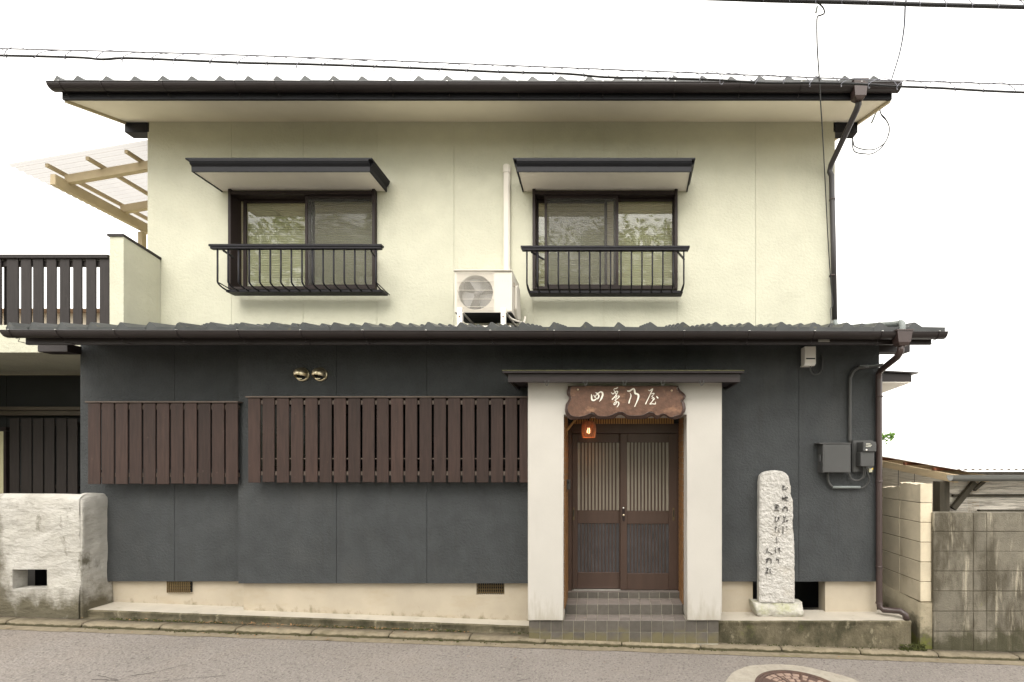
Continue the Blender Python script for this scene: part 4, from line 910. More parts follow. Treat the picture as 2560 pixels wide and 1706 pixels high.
# pair every outer point with the nearest inner arc position, kept monotonic
pair = []; last = 0
for k, p in enumerate(so):
    rng = range(max(last, k-16), min(k+17, 200)); b = min(rng, key=lambda j: (si[j]-p).length); pair.append(si[b]); last = b
sign = thing('name_board', SP(1135, 670), 'carved live-edge wooden name board above the entrance', 'sign')
g = MB(); rings = []
for t_, Y in ((1.0, sy+.048), (1.0, sy+.030), (.62, sy+.014), (.25, sy+.012), (.08, sy-.004), (0.0, sy)):
    rings.append([g.bm.verts.new(SP(*(pair[k].lerp(so[k], t_ ).to_2d()), Y if t_ in (0.0, 1.0) else Y + .004*noise.noise((so[k].x*.03, so[k].y*.03, t_*9)))) for k in range(200)])
for a, b in zip(rings, rings[1:]):
    for k in range(200):
        try: f = g.bm.faces.new((a[k], a[(k+1)%200], b[(k+1)%200], b[k])); f.smooth = True
        except ValueError: pass
bmesh.ops.remove_doubles(g.bm, verts=g.bm.verts, dist=1e-5)
g.build('carved_edge', BARK, sign)
fp = MB(); fp.bm.faces.new([fp.bm.verts.new(SP(v.x, v.y, sy+.002)) for v in si]); fp.build('board_face', SIGNWOOD, sign, norm=False)
for a, b in ((400,212),(1853,228)):
    g = MB(); g.lathe(SP(a,b,sy+.001), [(.0005,-.008),(.007,-.006),(.010,0)], 10, 'y'); g.build('fixing_stud', STEEL, sign)
def strokes(name, ss, fn, mat, parent, y0, th, nseg=8, wmul=1.0):
    g = MB()
    for s_ in ss:
        pts = smooth([(a,b,w_*wmul) for a,b,w_ in s_], nseg); left, right = [], []
        for i, p in enumerate(pts):
            t = (pts[min(i+1,len(pts)-1)] - pts[max(i-1,0)]).to_2d()
            if t.length < 1e-6: t = Vector((1,0))
            nrm = Vector((-t.y, t.x)).normalized()*max(p.z, 4)/2
            left.append(p.to_2d()+nrm); right.append(p.to_2d()-nrm)
        vl = [g.bm.verts.new(fn(*q, y0)) for q in left]; vr = [g.bm.verts.new(fn(*q, y0)) for q in right]
        bl = [g.bm.verts.new(fn(*q, y0+th)) for q in left]; br_ = [g.bm.verts.new(fn(*q, y0+th)) for q in right]
        for i in range(len(pts)-1):
            g.bm.faces.new((vl[i], vl[i+1], vr[i+1], vr[i])); g.bm.faces.new((vl[i], bl[i], bl[i+1], vl[i+1])); g.bm.faces.new((vr[i], vr[i+1], br_[i+1], br_[i]))
        for e in (0, -1):     # round brush ends
            c = pts[e].to_2d(); rr = max(pts[e].z, 6)/2
            g.bm.faces.new([g.bm.verts.new(fn(c.x+rr*math.cos(2*math.pi*k/10), c.y+rr*math.sin(2*math.pi*k/10), y0+.0004)) for k in range(10)])
        y0 -= .00015
    return g.build(name, mat, parent)
CA = lambda x, y, Y: P(1470 + x/22.4, 960 + y/22.4, Y)
CB = lambda x, y, Y: P(1560 + x/22.4, 960 + y/22.4, Y)
ys = sy - .0025
strokes('lettering', [[(190,580,20),(203,680,70),(205,800,85),(235,900,95),(320,925,85),(420,880,70),(510,780,22)],
 [(320,630,28),(370,710,45),(408,780,45),(420,710,34),(460,630,40),(530,598,46),(600,640,80),(600,730,85),(560,810,60),(510,870,18)],
 [(425,485,25),(500,535,60),(590,520,65),(690,455,70),(785,480,90),(825,590,100),(785,740,95),(722,870,72),(635,1000,18)]], CA, IVORY, sign, ys, .004)
strokes('lettering', [[(1655,205,66),(1590,255,60),(1480,275,38),(1450,340,30),(1500,430,38),(1550,520,44),(1575,600,48),(1580,700,44),(1572,785,36),(1530,800,36),(1502,740,30),(1545,640,30)],
 [(1310,480,22),(1360,550,40),(1430,555,40),(1500,480,34),(1570,420,36),(1650,420,50),(1662,470,44),(1590,600,40),(1480,740,52),(1360,870,62)],
 [(1590,700,28),(1690,680,40),(1748,710,56),(1650,820,48),(1512,920,38),(1520,950,40),(1590,980,44),(1600,1050,44),(1540,1140,44),(1462,1168,50),(1460,1100,44),(1530,1030,38),(1620,1008,40),(1700,1030,60),(1728,1100,60),(1690,1210,50),(1620,1310,22)]], CA, IVORY, sign, ys, .004)
strokes('lettering', [[(200,400,66),(300,410,84),(400,350,80),(535,275,80),(590,370,90),(610,480,100),(640,545,100),(740,570,95),(808,650,105),(798,780,92),(750,930,70),(680,1090,52),(600,1270,48)],
 [(350,530,26),(390,640,54),(375,760,54),(320,900,60),(282,1050,74),(278,1085,60)]], CB, IVORY, sign, ys, .004)
strokes('lettering', [[(1375,360,38),(1440,385,46),(1540,320,60),(1605,285,60),(1560,400,60),(1470,580,44),(1370,800,44),(1270,1000,50),(1215,1120,66)],
 [(1530,575,22),(1610,535,36),(1685,540,40),(1620,640,28),(1560,720,34),(1640,770,40),(1695,830,44),(1680,890,38)],
 [(1550,820,22),(1610,840,34),(1640,900,50),(1550,1020,44),(1455,1135,55),(1580,1120,38),(1700,1130,50),(1762,1115,46),(1760,1010,20)],
 [(1825,700,38),(1868,760,74),(1893,795,66)]], CB, IVORY, sign, ys, .004)

# ================================================================== LAMP, BRACKET, INTERCOM
ly = 4.72; lc = Vector((X(1471.6,ly), ly, Z(1094,ly))); H_ = .168
lamp = thing('wicker_lamp', lc, 'small lit wicker lamp hanging in the entrance below the name board', 'lamp')
rad = lambda t: .0655 + .010*math.sin(math.pi*min(t*1.1,1)) - .022*max(0,(t-.78)/.22)**2
g = MB(); n = 26
for k in range(n):
    t = k/(n-1); rr = rad(t); z = lc.z + H_*t
    g.tube([(lc.x+rr*math.cos(2*math.pi*q/22)*(1+.018*(-1)**(q+k)), lc.y+rr*math.sin(2*math.pi*q/22)*(1+.018*(-1)**(q+k)), z) for q in range(23)], .0026, 5, cap=False)
for q in range(22):
    a = 2*math.pi*(q+.5)/22; g.tube([(lc.x+rad(t/8)*math.cos(a), lc.y+rad(t/8)*math.sin(a), lc.z+H_*t/8) for t in range(9)], .0036, 5)
kind(g.build('lamp_shade', WICKER, lamp), 'stuff')
g = MB(); g.lathe(lc+Vector((0,0,H_)), [(.001,.004),(.045,.002),(.05,-.004)], 20); g.build('shade_top', WICKER, lamp)
MB().tube([lc+Vector((0,0,H_)), (lc.x, lc.y, zl-.001)], .008, 8).build('lamp_cord', BLACK, lamp)
g = MB(); g.lathe(lc+Vector((0,0,.06)), [(.001,-.02),(.016,-.014),(.021,0),(.016,.02),(.010,.04)], 14)
g.build('bulb', M('bulb_glow', (1,.6,.3), .5, 0, 1, (), emit=((1.0,.55,.25), 3.0)), lamp)
pl_ = bpy.data.lights.new('lamp_light', 'POINT'); pl_.energy = 0.35; pl_.color = (1.0,.40,.13); pl_.shadow_soft_size = .02
plo = bpy.data.objects.new('lamp_light', pl_); COL.objects.link(plo); plo.parent = lamp; plo.location = (0,0,.035)
by = 4.70; xw = xi0 + .011
br = thing('corner_bracket', (xw+.01, by, Z(1090,by)), 'light wooden corner bracket on the left reveal beside the wicker lamp', 'bracket')
MB().box(xw, X(1418,by), by-.012, by+.012, Z(1090,by), zl-.004).build('upright', LATTICE, br, bevel=.002)
MB().bar((X(1417,by), by, Z(1077,by)), (X(1443,by), by, zl-.012), .022, .020).build('strut', LATTICE, br, bevel=.002)
ic = thing('intercom', (xi0+.02, 4.76, Z(1224,4.76)), 'small black intercom on the tiled left reveal of the entrance', 'intercom')
MB().box(xi0+.0105, xi0+.045, 4.73, 4.80, Z(1224,4.76), Z(1200,4.76)).build('intercom_body', PIPEB, ic, bevel=.003)
MB().box(xi0+.018, xi0+.038, 4.7275, 4.7298, Z(1209,4.76), Z(1204,4.76)).build('speaker_slot', BLACK, ic)

# ================================================================== UTILITIES ON THE RIGHT
cb = thing('cable_box', P(2024,913,4.65), 'cream cable terminal box high on the charcoal wall under the eaves', 'box')
cf = 4.655
MB().box(X(2012,cf), X(2040,cf), cf, YB-.001, Z(911,cf), Z(866,cf)).build('box_cover', WHITE, cb, bevel=.004)
MB().box(X(2015,cf), X(2038,cf), cf-.002, cf-.0003, Z(898.5,cf), Z(895.5,cf)).build('slot', BLACK, cb)
MB().prism([(X(2012,cf),cf+.002,Z(911,cf)-.0005),(X(2040,cf),cf+.002,Z(911,cf)-.0005),(X(2040,cf),YB-.002,Z(911,cf)-.0005),(X(2012,cf),YB-.002,Z(911,cf)-.0005)], (-.01,0,-.012), (-.006,0,0)).build('lower_flange', WHITE, cb)
MB().tube(smooth([P(2026,913,4.7),P(2026,925,4.7),P(2031,935,4.7),P(2040,937,4.7),P(2050,932,4.72),P(2055,920,4.735),P(2056,900,4.738),P(2054,885,4.738)], 5), .007, 7).build('cable_loop', PIPEB, cb)
MB().tube(smooth([P(2030,913,4.7),P(2031,925,4.7),P(2038,931,4.7),P(2047,926,4.72),P(2051,912,4.735),P(2050,895,4.738)], 5), .005, 7).build('cable_loop', RUBBER, cb)
cn = tag(MB().tube(smooth([P(2206,913,4.72),P(2180,916,4.725),P(2160,918,4.725),P(2145,921,4.725),P(2134,928,4.725),P(2127,941,4.725),P(2125,958,4.725),P(2124.5,1040,4.725),P(2124.5,1108,4.725)], 5), .018, 10).build('conduit', PIPEB), 'charcoal conduit running from the downpipe to the meter cabinet', 'conduit')
MB().tube([P(2143,919.5,4.724), P(2170,916.5,4.724)], .022, 10).build('conduit_sleeve', PIPEB, cn)
MB().tube(smooth([P(2208,909,4.70),P(2180,914,4.70),P(2150,914,4.705)],4), .004, 6).build('cable', PIPEG, cn)
mf = 4.63
mc = thing('meter_cabinet', P(2092,1182,mf), 'square charcoal steel cabinet on the wall beside the electricity meter', 'cabinet')
MB().box(X(2057,mf), X(2127,mf), mf, YB-.001, Z(1182,mf), Z(1110.5,mf)).build('cabinet_body', ACCESS, mc, bevel=.003)
MB().box(X(2053,mf)-.02, X(2127.5,mf), mf-.006, YB-.0015, Z(1110.5,mf)+.0006, Z(1108,mf)+.003).build('cabinet_lid', ACCESS, mc, bevel=.002)
MB().box(X(2060,mf), X(2124,mf), mf-.003, mf-.0003, Z(1180.5,mf), Z(1112.5,mf)).build('cabinet_door', ACCESS, mc, bevel=.002)
MB().box(X(2056.5,mf)-.015, X(2056.5,mf), mf+.03, mf+.06, Z(1155,mf), Z(1137,mf)).build('latch', ACCESS, mc, bevel=.003)
em = thing('electricity_meter', P(2165,1181,4.7), 'dark electricity meter with small display next to the downpipe', 'meter')
MB().box(X(2131,4.72), X(2184,4.72), 4.715, YB-.001, Z(1181,4.72), Z(1101,4.72)).build('back_plate', ACCESS, em, bevel=.008, seg=2)
MB().box(X(2158,4.6), X(2191,4.6), 4.60, 4.7145, Z(1129.5,4.6), Z(1105,4.6)).build('meter_head', ACCESS, em, bevel=.005)
MB().box(X(2152,4.62), X(2186,4.62), 4.62, 4.7143, Z(1167,4.62), Z(1129.5,4.62)-.0005).build('terminal_cover', ACCESS, em, bevel=.006)
MB().box(X(2163.5,4.6), X(2181,4.6), 4.598, 4.5998, Z(1119,4.6), Z(1108,4.6)).build('display', PIPEB, em)
g = MB()
for a, b, c_, d in ((2164.5,2176,1111,1108.8),(2164.5,2173,1113.6,1112.2),(2171,2179.5,1114.8,1112.4),(2164.5,2177,1117.6,1115.4)): g.box(X(a,4.598), X(b,4.598), 4.5968, 4.5978, Z(c_,4.598), Z(d,4.598))
kind(g.build('display_marks', LCD, em), 'stuff')
g = MB(); g.lathe(P(2166.5,1125.3,4.5995), [(.0005,-.002),(.008,-.0015),(.009,0)], 12, 'y'); g.build('optical_port', WHITE, em)
MB().box(X(2170,4.7), X(2178,4.7), 4.68, 4.715, Z(1181,4.7), Z(1172,4.7)).build('cable_tag', M('tag_cream', (.55,.52,.38), .6, .05, 5, ()), em)
g = MB(); g.lathe(P(2180.5,1172.8,4.69), [(.0005,-.006),(.009,-.004),(.010,0)], 10, 'y'); g.build('seal', YELLOW, em)
for off in (0, 4):
    MB().tube(smooth([P(2158+off,1166,4.68),P(2159+off,1180,4.68),P(2156+off,1193,4.69),P(2147,1201.5-off*.2,4.70),P(2137,1202-off*.4,4.71),P(2126+off*.5,1195,4.715),P(2121+off*.5,1182,4.715)], 5), .0065, 7).build('meter_cable', PIPEB, em)
MB().tube(smooth([P(2164,1166,4.68),P(2168,1180,4.68),P(2173,1196,4.69),P(2168,1210,4.71),P(2158,1219,4.72),P(2150,1220,4.725)], 5), .0075, 7).build('meter_cable', PIPEB, em)
MB().tube([P(2081,1218.5,4.72), P(2150,1218.5,4.72)], .014, 9).build('conduit_sleeve', PIPEG, em)
MB().tube(smooth([P(2069.5,1182,4.72),P(2070,1200,4.72),P(2074,1211,4.72),P(2082,1218.5,4.72)], 5), .013, 9).build('conduit_bend', PIPEB, em)

# ================================================================== STONE MONUMENT
mon = thing('stone_monument', (X(1962,4.66), 4.70, Z(1543.4,4.654)), 'tall rough granite monument with carved verse on a mossy base', 'monument')
sf = 4.665
def MP(x, y, Y=sf): return P(1780 + x/3.483, 1130 + y/3.483, Y)
L_pts = [(420,230),(415,330),(416,450),(413,600),(415,760),(412,900),(416,1050),(413,1180),(416,1312)]
R_pts = [(672,222),(690,300),(690,370),(709,430),(712,560),(705,620),(714,700),(721,800),(724,900),(725,1312)]
def edge(pts, y):
    for (xa, ya), (xb, yb_) in zip(pts, pts[1:]):
        if ya <= y <= yb_: return xa + (xb-xa)*(y-ya)/(yb_-ya)
    return pts[0][0] if y < pts[0][1] else pts[-1][0]
def lrx(y):
    l, r = edge(L_pts, max(y,230)), edge(R_pts, max(y,222))
    if y < 230:
        t = (230-y)/68.0; tt = math.sqrt(max(0, 1-t*t)); c = 560; l = c + (l-c)*(.12+.88*tt); r = c + (r-c)*(.10+.90*tt)
    return l, r
g = MB(); ny, nx = 150, 42; rows = []
for j in range(ny+1):
    yy = 162 + (1312-162)*j/ny; l, r = lrx(yy); row = []
    l += 3*noise.noise((yy*.02, 3, 0)); r += 3*noise.noise((yy*.02, 8, 0))
    for i in range(nx+1):
        t = i/nx; xx = l + (r-l)*t; q = MP(xx, yy)
        ed = min(t, 1-t, j/ny*4)*12; rnd_ = .016*max(0, 1-ed)**2
        dsp = .006*noise.noise(q*18) + .006*noise.noise(q*46) + .005*noise.noise(q*100)
        row.append(g.bm.verts.new(q + Vector((0, rnd_ + dsp, 0))))
    rows.append(row)
for a, b in zip(rows, rows[1:]):
    for i in range(nx):
        f = g.bm.faces.new((a[i], a[i+1], b[i+1], b[i])); f.smooth = False
bk = [[g.bm.verts.new(v.co + Vector((0, YB-.008-v.co.y, 0))) for v in (row[0], row[-1])] for row in rows]
for j in range(ny):
    g.bm.faces.new((rows[j][0], rows[j+1][0], bk[j+1][0], bk[j][0])); g.bm.faces.new((rows[j][-1], bk[j][1], bk[j+1][1], rows[j+1][-1]))
g.bm.faces.new([*rows[0], bk[0][1], bk[0][0]])
g.build('standing_stone', GRANITE, mon)
g = MB(); nx, nz_ = 44, 16; rows = []; z0, z1 = Z(1543.4,4.65)-.004, Z(1509,4.65)
for j in range(nz_+1):
    row = []; tz = j/nz_
    for i in range(nx+1):
        t = i/nx; zz = z0 + (z1-z0)*tz; xl_, xr_ = X(1780+(410-45*tz**.5)/3.483, 4.65), X(1780+(795+6*tz)/3.483, 4.65); q = Vector((xl_+(xr_-xl_)*t, 4.655, zz))
        bul = .03*math.sin(math.pi*min(1, tz*1.15)) - .03*tz**3
        q.y += -bul*.7 + .016*noise.noise(q*14) + .008*noise.noise(q*38) + (.02 if i in (0, nx) else 0); row.append(g.bm.verts.new(q))
    rows.append(row)
for a, b in zip(rows, rows[1:]):
    for i in range(nx): f = g.bm.faces.new((a[i], a[i+1], b[i+1], b[i])); f.smooth = True
tb = [g.bm.verts.new((v.co.x*1.0, 4.80, z1+.003*noise.noise(v.co*20))) for v in rows[-1]]
for i in range(nx): g.bm.faces.new((rows[-1][i], rows[-1][i+1], tb[i+1], tb[i]))
bl = [g.bm.verts.new((rows[j][0].co.x-.008, 4.80, rows[j][0].co.z)) for j in range(nz_+1)]; brr = [g.bm.verts.new((rows[j][-1].co.x, 4.80, rows[j][0].co.z)) for j in range(nz_+1)]
for j in range(nz_): g.bm.faces.new((rows[j][0], rows[j+1][0], bl[j+1], bl[j])); g.bm.faces.new((rows[j][-1], brr[j], brr[j+1], rows[j+1][-1]))
g.build('base_stone', MOSSSTONE, mon)
CC = lambda x, y, Y: P(1890 + x/12.06, 1200 + y/12.06, Y)
CD = lambda x, y, Y: P(1890 + x/12.06, 1320 + y/12.06, Y)
def S(*pts, w=17): return [(a, b, w) for a, b in pts]
yi = sf - .0125
ch = [
 (CC, [S((790,212),(840,198),(890,185)), S((830,160),(835,210),(815,265),(798,300)), S((798,300),(860,296),(925,285),w=22), S((930,226),(958,228),w=26)]),
 (CC, [S((780,568),(815,555),(845,540)), S((795,490),(806,560),(808,630)), S((808,630),(830,590),(850,545),w=12), S((885,475),(888,550),(895,605),(930,632),(970,630)), S((835,565),(890,535),(940,510),(950,540),(928,572),w=13)]),
 (CC, [S((872,822),(850,880),(820,940),(800,905),(830,840),(890,812),(940,850),(952,900),(935,960))]),
 (CC, [S((840,1080),(830,1140),(862,1125),(895,1105),(865,1180),(850,1240),(878,1270)), S((862,1190),(825,1270),(775,1335),w=11), S((920,1215),(958,1225),(935,1258),(918,1240),w=20)]),
 (CC, [S((825,1400),(815,1500),(820,1640),w=14), S((905,1410),(945,1408),w=18), S((925,1490),(948,1508),w=16)]),
 (CC, [S((555,765),(610,750),(665,760),(680,800),(645,860)), S((600,790),(606,850)), S((572,824),(630,808)), S((568,858),(632,855)), S((548,920),(620,908),(660,910),(698,928),w=20)]),
 (CC, [S((565,1122),(610,1118),(582,1180),(588,1255),(612,1275),(655,1215),(692,1112),(700,1195))]),
 (CC, [S((570,1450),(600,1442),(636,1430)), S((606,1395),(600,1470),(584,1570)), S((680,1470),(708,1468)), S((670,1535),(712,1550)), S((692,1398),(700,1402)), S((716,1380),(728,1384))]),
 (CD, [S((625,265),(630,340),(625,390),(645,465),w=18)]),
 (CD, [S((596,615),(588,680),(598,760)), S((650,632),(690,620),(728,605),w=18), S((716,610),(708,690),(712,765))]),
 (CD, [S((632,905),(618,990),(640,950),(680,960),(692,1020),(680,1085),w=15)]),
 (CD, [S((360,600),(335,680),(295,772)), S((350,726),(430,750),(488,800))]),
 (CD, [S((378,925),(350,1000),(328,1050),(310,1000),(332,940),(390,914),(450,945),(466,1010),(450,1070),w=18)]),
 (CD, [S((330,1190),(342,1232)), S((318,1222),(372,1222),(345,1278),(306,1302)), S((352,1258),(332,1320),(295,1395)), S((350,1330),(350,1385)), S((415,1246),(447,1240)), S((430,1242),(424,1292),(442,1370),(492,1392),w=18)]),
]
for fn, ss in ch: strokes('inscription', ss, fn, INK, mon, yi, .020, 6, .74)

# ================================================================== ROUGH PLASTER WALL (left)
gw = thing('plaster_wall', (-6.2, 4.66, kz(-6)), 'low rough plastered wall with a square drain hole at the left', 'wall')
g = MB(); x0, x1 = -8.4, -5.311; dx = .03; nx = int((x1-x0)/dx); zt_ = Z(1236, 4.6); nz_ = 48; zb0 = -.25
hx0, hx1, hz0, hz1 = X(31.6,4.6), X(118,4.6), Z(1473,4.6), Z(1424,4.6)
def snap(v, a): return min(a, key=lambda q: abs(q-v))
xs = sorted(set([x0+(x1-x0)*i/nx for i in range(nx+1)])); zs = [zb0+(zt_-.05-zb0)*j/nz_ for j in range(nz_+1)]
for arr, vals in ((xs, (hx0, hx1)), (zs, (hz0, hz1))):
    for v in vals: k = arr.index(snap(v, arr)); arr[k] = v
grid = {}
def disp(q): return .016*noise.noise(q*2.2) + .009*noise.noise(Vector((q.x*5, 0, q.z*9))) + .004*noise.noise(q*22) + .002*noise.noise(q*60)
for i, xx in enumerate(xs):
    for j, zz in enumerate(zs):
        q = Vector((xx, 4.60, zz)); inh = hx0-.01 <= xx <= hx1+.01 and hz0-.01 <= zz <= hz1+.01
        q.y += disp(q)*(0.3 if inh else 1) + (.03*max(0, (0.28-zz)/.4) * -1 if zz < .28 else 0)*.5; q.z += .006*noise.noise((xx*3,zz*3,5))*(j > 0); grid[i,j] = g.bm.verts.new(q)
for i in range(len(xs)-1):
    for j in range(len(zs)-1):
        if hx0-.001 <= (xs[i]+xs[i+1])/2 <= hx1+.001 and hz0-.001 <= (zs[j]+zs[j+1])/2 <= hz1+.001: continue
        f = g.bm.faces.new((grid[i,j], grid[i+1,j], grid[i+1,j+1], grid[i,j+1])); f.smooth = True
# rounded coping and back
NB = len(zs)-1
prevr = [grid[i,NB] for i in range(len(xs))]
for (dy, dz) in ((.012,.022),(.035,.043),(.065,.05),(.095,.043),(.115,.022),(.12,-.02),(.12,-1.2)):
    row = []
    for i, xx in enumerate(xs):
        b = grid[i,NB].co; row.append(g.bm.verts.new((xx, 4.60+dy+disp(Vector((xx,4.6,zt_)))*.6, zt_-.05+dz+.008*noise.noise((xx*2.5,dy*9,2)))))
    for i in range(len(xs)-1):
        if dz < -1 and hx0-.001 <= (xs[i]+xs[i+1])/2 <= hx1+.001:
            xa, xb = xs[i], xs[i+1]; ya = prevr[i].co.y
            g.quad((xa,ya,hz1), (xb,ya,hz1), prevr[i+1].co, prevr[i].co); g.quad((xa,ya,-.3), (xb,ya,-.3), (xb,ya,hz0), (xa,ya,hz0)); continue
        f = g.bm.faces.new((prevr[i], prevr[i+1], row[i+1], row[i])); f.smooth = True
    prevr = row
# inside of the drain hole
for (a, b) in (((hx0,hz0),(hx0,hz1)), ((hx1,hz0),(hx1,hz1)), ((hx0,hz0),(hx1,hz0)), ((hx0,hz1),(hx1,hz1))):
    g.quad((a[0],4.598,a[1]), (b[0],4.598,b[1]), (b[0],4.72,b[1]), (a[0],4.72,a[1]))
g.build('wall_body', PLASTER, gw)
for f in (): pass
# end return that reaches back to the house
g = MB(); rows = []; ny = 12; nz_ = 48; ztr = Z(1236,4.6)+.004
for j in range(nz_+1):
    t = j/nz_; zz = -.25 + (ztr+.25)*t; row = []
    for i in range(ny+1):
        y = 4.606 + (4.895-4.606)*i/ny; q = Vector((-5.298, y, zz))
        dz = (-.03*(i/ny)**2 - .045*max(0, 1-(y-4.606)/.07)**2)*(t > .9); sx = .03*max(0, .45-zz)
        q.x += disp(Vector((q.z, q.x, q.y)))*.8 + sx - .03*max(0,(t-.97)/.03)**2; q.z += dz; row.append(g.bm.verts.new(q))
    rows.append(row)
for a, b in zip(rows, rows[1:]):
    for i in range(ny): f = g.bm.faces.new((a[i], a[i+1], b[i+1], b[i])); f.smooth = True
topb = [g.bm.verts.new((-5.345, v.co.y, v.co.z+.006)) for v in rows[-1]]; topc = [g.bm.verts.new((-5.345, v.co.y, -.25)) for v in rows[-1]]
for i in range(ny): f = g.bm.faces.new((rows[-1][i], rows[-1][i+1], topb[i+1], topb[i])); f.smooth = True; g.bm.faces.new((topb[i], topb[i+1], topc[i+1], topc[i]))
g.bm.faces.new([r[0] for r in rows] + [topb[0], topc[0]]); 
g.build('wall_return', PLASTER, gw)

# ================================================================== BLOCK WALLS (right)
bw = thing('block_wall', (5.0, 4.62, kz(5)-.1), 'dark stained concrete block wall along the kerb at the right edge', 'wall')
yk = 4.57; rowz = [Z(v,yk) for v in (1281.6,1329.5,1379.4,1428.5,1478.4,1528.7,1579,1631)]
cx_ = [X(v,yk) for v in (2333,2433.5,2467.4)]
while cx_[-1] < 7.4: cx_.append(cx_[-1]+.398)
MB().box(cx_[0]+.004, cx_[-1]-.004, yk+.006, yk+.114, -.5, rowz[0]-.004).build('joint_core', JOINT, bw)
bm_cache = {}
for r in range(8):
    z1 = rowz[r] if r < 7 else rowz[7]; z0 = rowz[r+1] if r < 7 else rowz[7]-.2
    for a, b in zip(cx_, cx_[1:]):
        if r == 7 and a > 9: continue
        key = (round(b-a,2), round(z1-z0,2)); dy = random.uniform(-.002,.002)
        if key not in bm_cache:
            o = MB().box(a+.0035, b-.0035, yk, yk+.12, z0+.0035, z1-.0035).build('block', BLOCKD, bw, bevel=.003); bm_cache[key] = o.data
        else: link('block', bm_cache[key], ((a+b)/2, yk+.06+dy, z0+.0035), bw)
lw = thing('block_wall', (3.25, 5.0, kz(3.3)-.1), 'pale broken-topped concrete block wall running back beside the house', 'wall')
X0 = X(2301.7, 4.6); X1 = X(2331.5, 4.6); ys_ = [4.60, 4.93, 5.28, 5.63, 5.98, 6.33, 6.68]
rz_ = [Z(v,4.6) for v in (1210,1257.6,1306.7,1356.2,1405.7,1455.2,1505)]
MB().box(X0+.006, X1-.006, 4.606, ys_[-1]-.006, -.4, rz_[1]-.004).build('joint_core', JOINTL, lw)
cache = {}
for r in range(6):
    z1, z0 = rz_[r], rz_[r+1]
    for k, (a, b) in enumerate(zip(ys_, ys_[1:])):
        if r == 0 and k > 1: continue
        zt2_ = z1 - (.045 if r == 0 and k == 1 else 0)
        g = MB()
        if r == 0:   # broken top edge
            n = 10; t_, bt = [], []
            for i in range(n+1):
                y = a+.003 + (b-a-.006)*i/n; dz = .022*noise.noise((y*14, r, k)) - (.035*(i/n) if k == 1 else .01*(1-i/n))
                t_.append([g.bm.verts.new((X0, y, zt2_+dz)), g.bm.verts.new((X1, y, zt2_+dz*.6+.004))]); bt.append([g.bm.verts.new((X0, y, z0+.0035)), g.bm.verts.new((X1, y, z0+.0035))])
            for i in range(n):
                g.bm.faces.new((t_[i][0], t_[i+1][0], t_[i+1][1], t_[i][1])); g.bm.faces.new((bt[i][0], t_[i][0], t_[i+1][0], bt[i+1][0])); g.bm.faces.new((bt[i][1], bt[i+1][1], t_[i+1][1], t_[i][1]))
            g.bm.faces.new((t_[0][0], t_[0][1], bt[0][1], bt[0][0])); g.bm.faces.new((t_[-1][0], bt[-1][0], bt[-1][1], t_[-1][1]))
            g.build('block', BLOCKL, lw)
        else:
            key = round(b-a,2), round(z1-z0,3)
            if key not in cache: o = g.box(X0, X1, a+.003, b-.003, z0+.0035, z1-.0035).build('block', BLOCKL, lw, bevel=.003); cache[key] = o.data
            else: g.bm.free(); link('block', cache[key], ((X0+X1)/2, (a+b)/2+random.uniform(-.001,.001), z0+.0035), lw)
g = MB(); n = 30; rows = []
for i in range(n+1):     # lumpy cast base below the blocks
    t = i/n; y = 4.585 + 1.6*t; row = []
    for (dx, z) in ((-.02,-.35),(-.016,-.02),(-.012,.16),(-.008,rz_[6]-.012+.06*t),(.11,rz_[6]-.010+.06*t)):
        q = Vector((X0+dx, y, z)); q.x += .016*noise.noise(q*9) + .006*noise.noise(q*30); row.append(g.bm.verts.new(q))
    rows.append(row)
for a, b in zip(rows, rows[1:]):
    for k in range(4): f = g.bm.faces.new((a[k], b[k], b[k+1], a[k+1])); f.smooth = k < 3
fr_ = rows[0]; e = [g.bm.verts.new((X1, 4.588, v.co.z)) for v in fr_[:4]]
for k in range(3): g.bm.faces.new((fr_[k], fr_[k+1], e[k+1], e[k]))
g.build('cast_base', M('cast_base', (.33,.285,.20), .95, .2, 5, ((40,.8,.008),), spots=(((.06,.055,.03), 5, .5, .65, None, .85, (-.1,.42)), ((.12,.13,.02), 6, .56, .68, None, .7, (-.1,.3)))), lw)

# ================================================================== LEAN-TO SHED (right)
sd = thing('lean_to_shed', (5.2, 5.6, kz(5)), 'timber lean-to shed with reed screens and a rusty corrugated roof', 'shed')
SX = X(2382, 4.95); sy0, sy1 = 4.95, 7.2
srz = lambda y: Z(1196,4.9) + .115*(y-4.9)
MB().bar((SX-.03,4.86,srz(4.86)), (SX-.03,7.0,srz(7.0)), .05, .085).build('end_rafter', NEWWOOD, sd, bevel=.002)
for k in range(4):
    y = 5.15+.5*k; MB().box(SX-.055, 8.5, y, y+.045, srz(y)+.048, srz(y)+.083).build('purlin', RUSTWOOD, sd)
MB().bar((SX+.3,4.86,srz(4.86)), (SX+.3,7.0,srz(7.0)), .045, .07).build('rafter', NEWWOOD, sd)
MB().box(SX-.11, SX-.002, sy0+.04, sy0+.15, kz(4)-.1, srz(4.95)-.045).build('post', OLDWOOD, sd, bevel=.003)
MB().box(X(2428,5.35), X(2444,5.35), 5.33, 5.40, kz(4)-.1, srz(5.35)-.03).build('post', NEWWOOD, sd)
MB().bar((X(2382,5.03),5.03,Z(1272,5.03)), (X(2436,5.03),5.03,Z(1206,5.03)), .04, .055).build('brace', OLDWOOD, sd)
MB().bar((X(2436,5.03),5.04,Z(1226,5.03)), (X(2462,5.03),5.04,Z(1204,5.03)), .03, .03).build('brace', OLDWOOD, sd)
MB().box(X(2382,5.05), 8.4, 5.045, 5.068, Z(1242,5.05), Z(1236,5.05)).build('girt', OLDWOOD, sd)
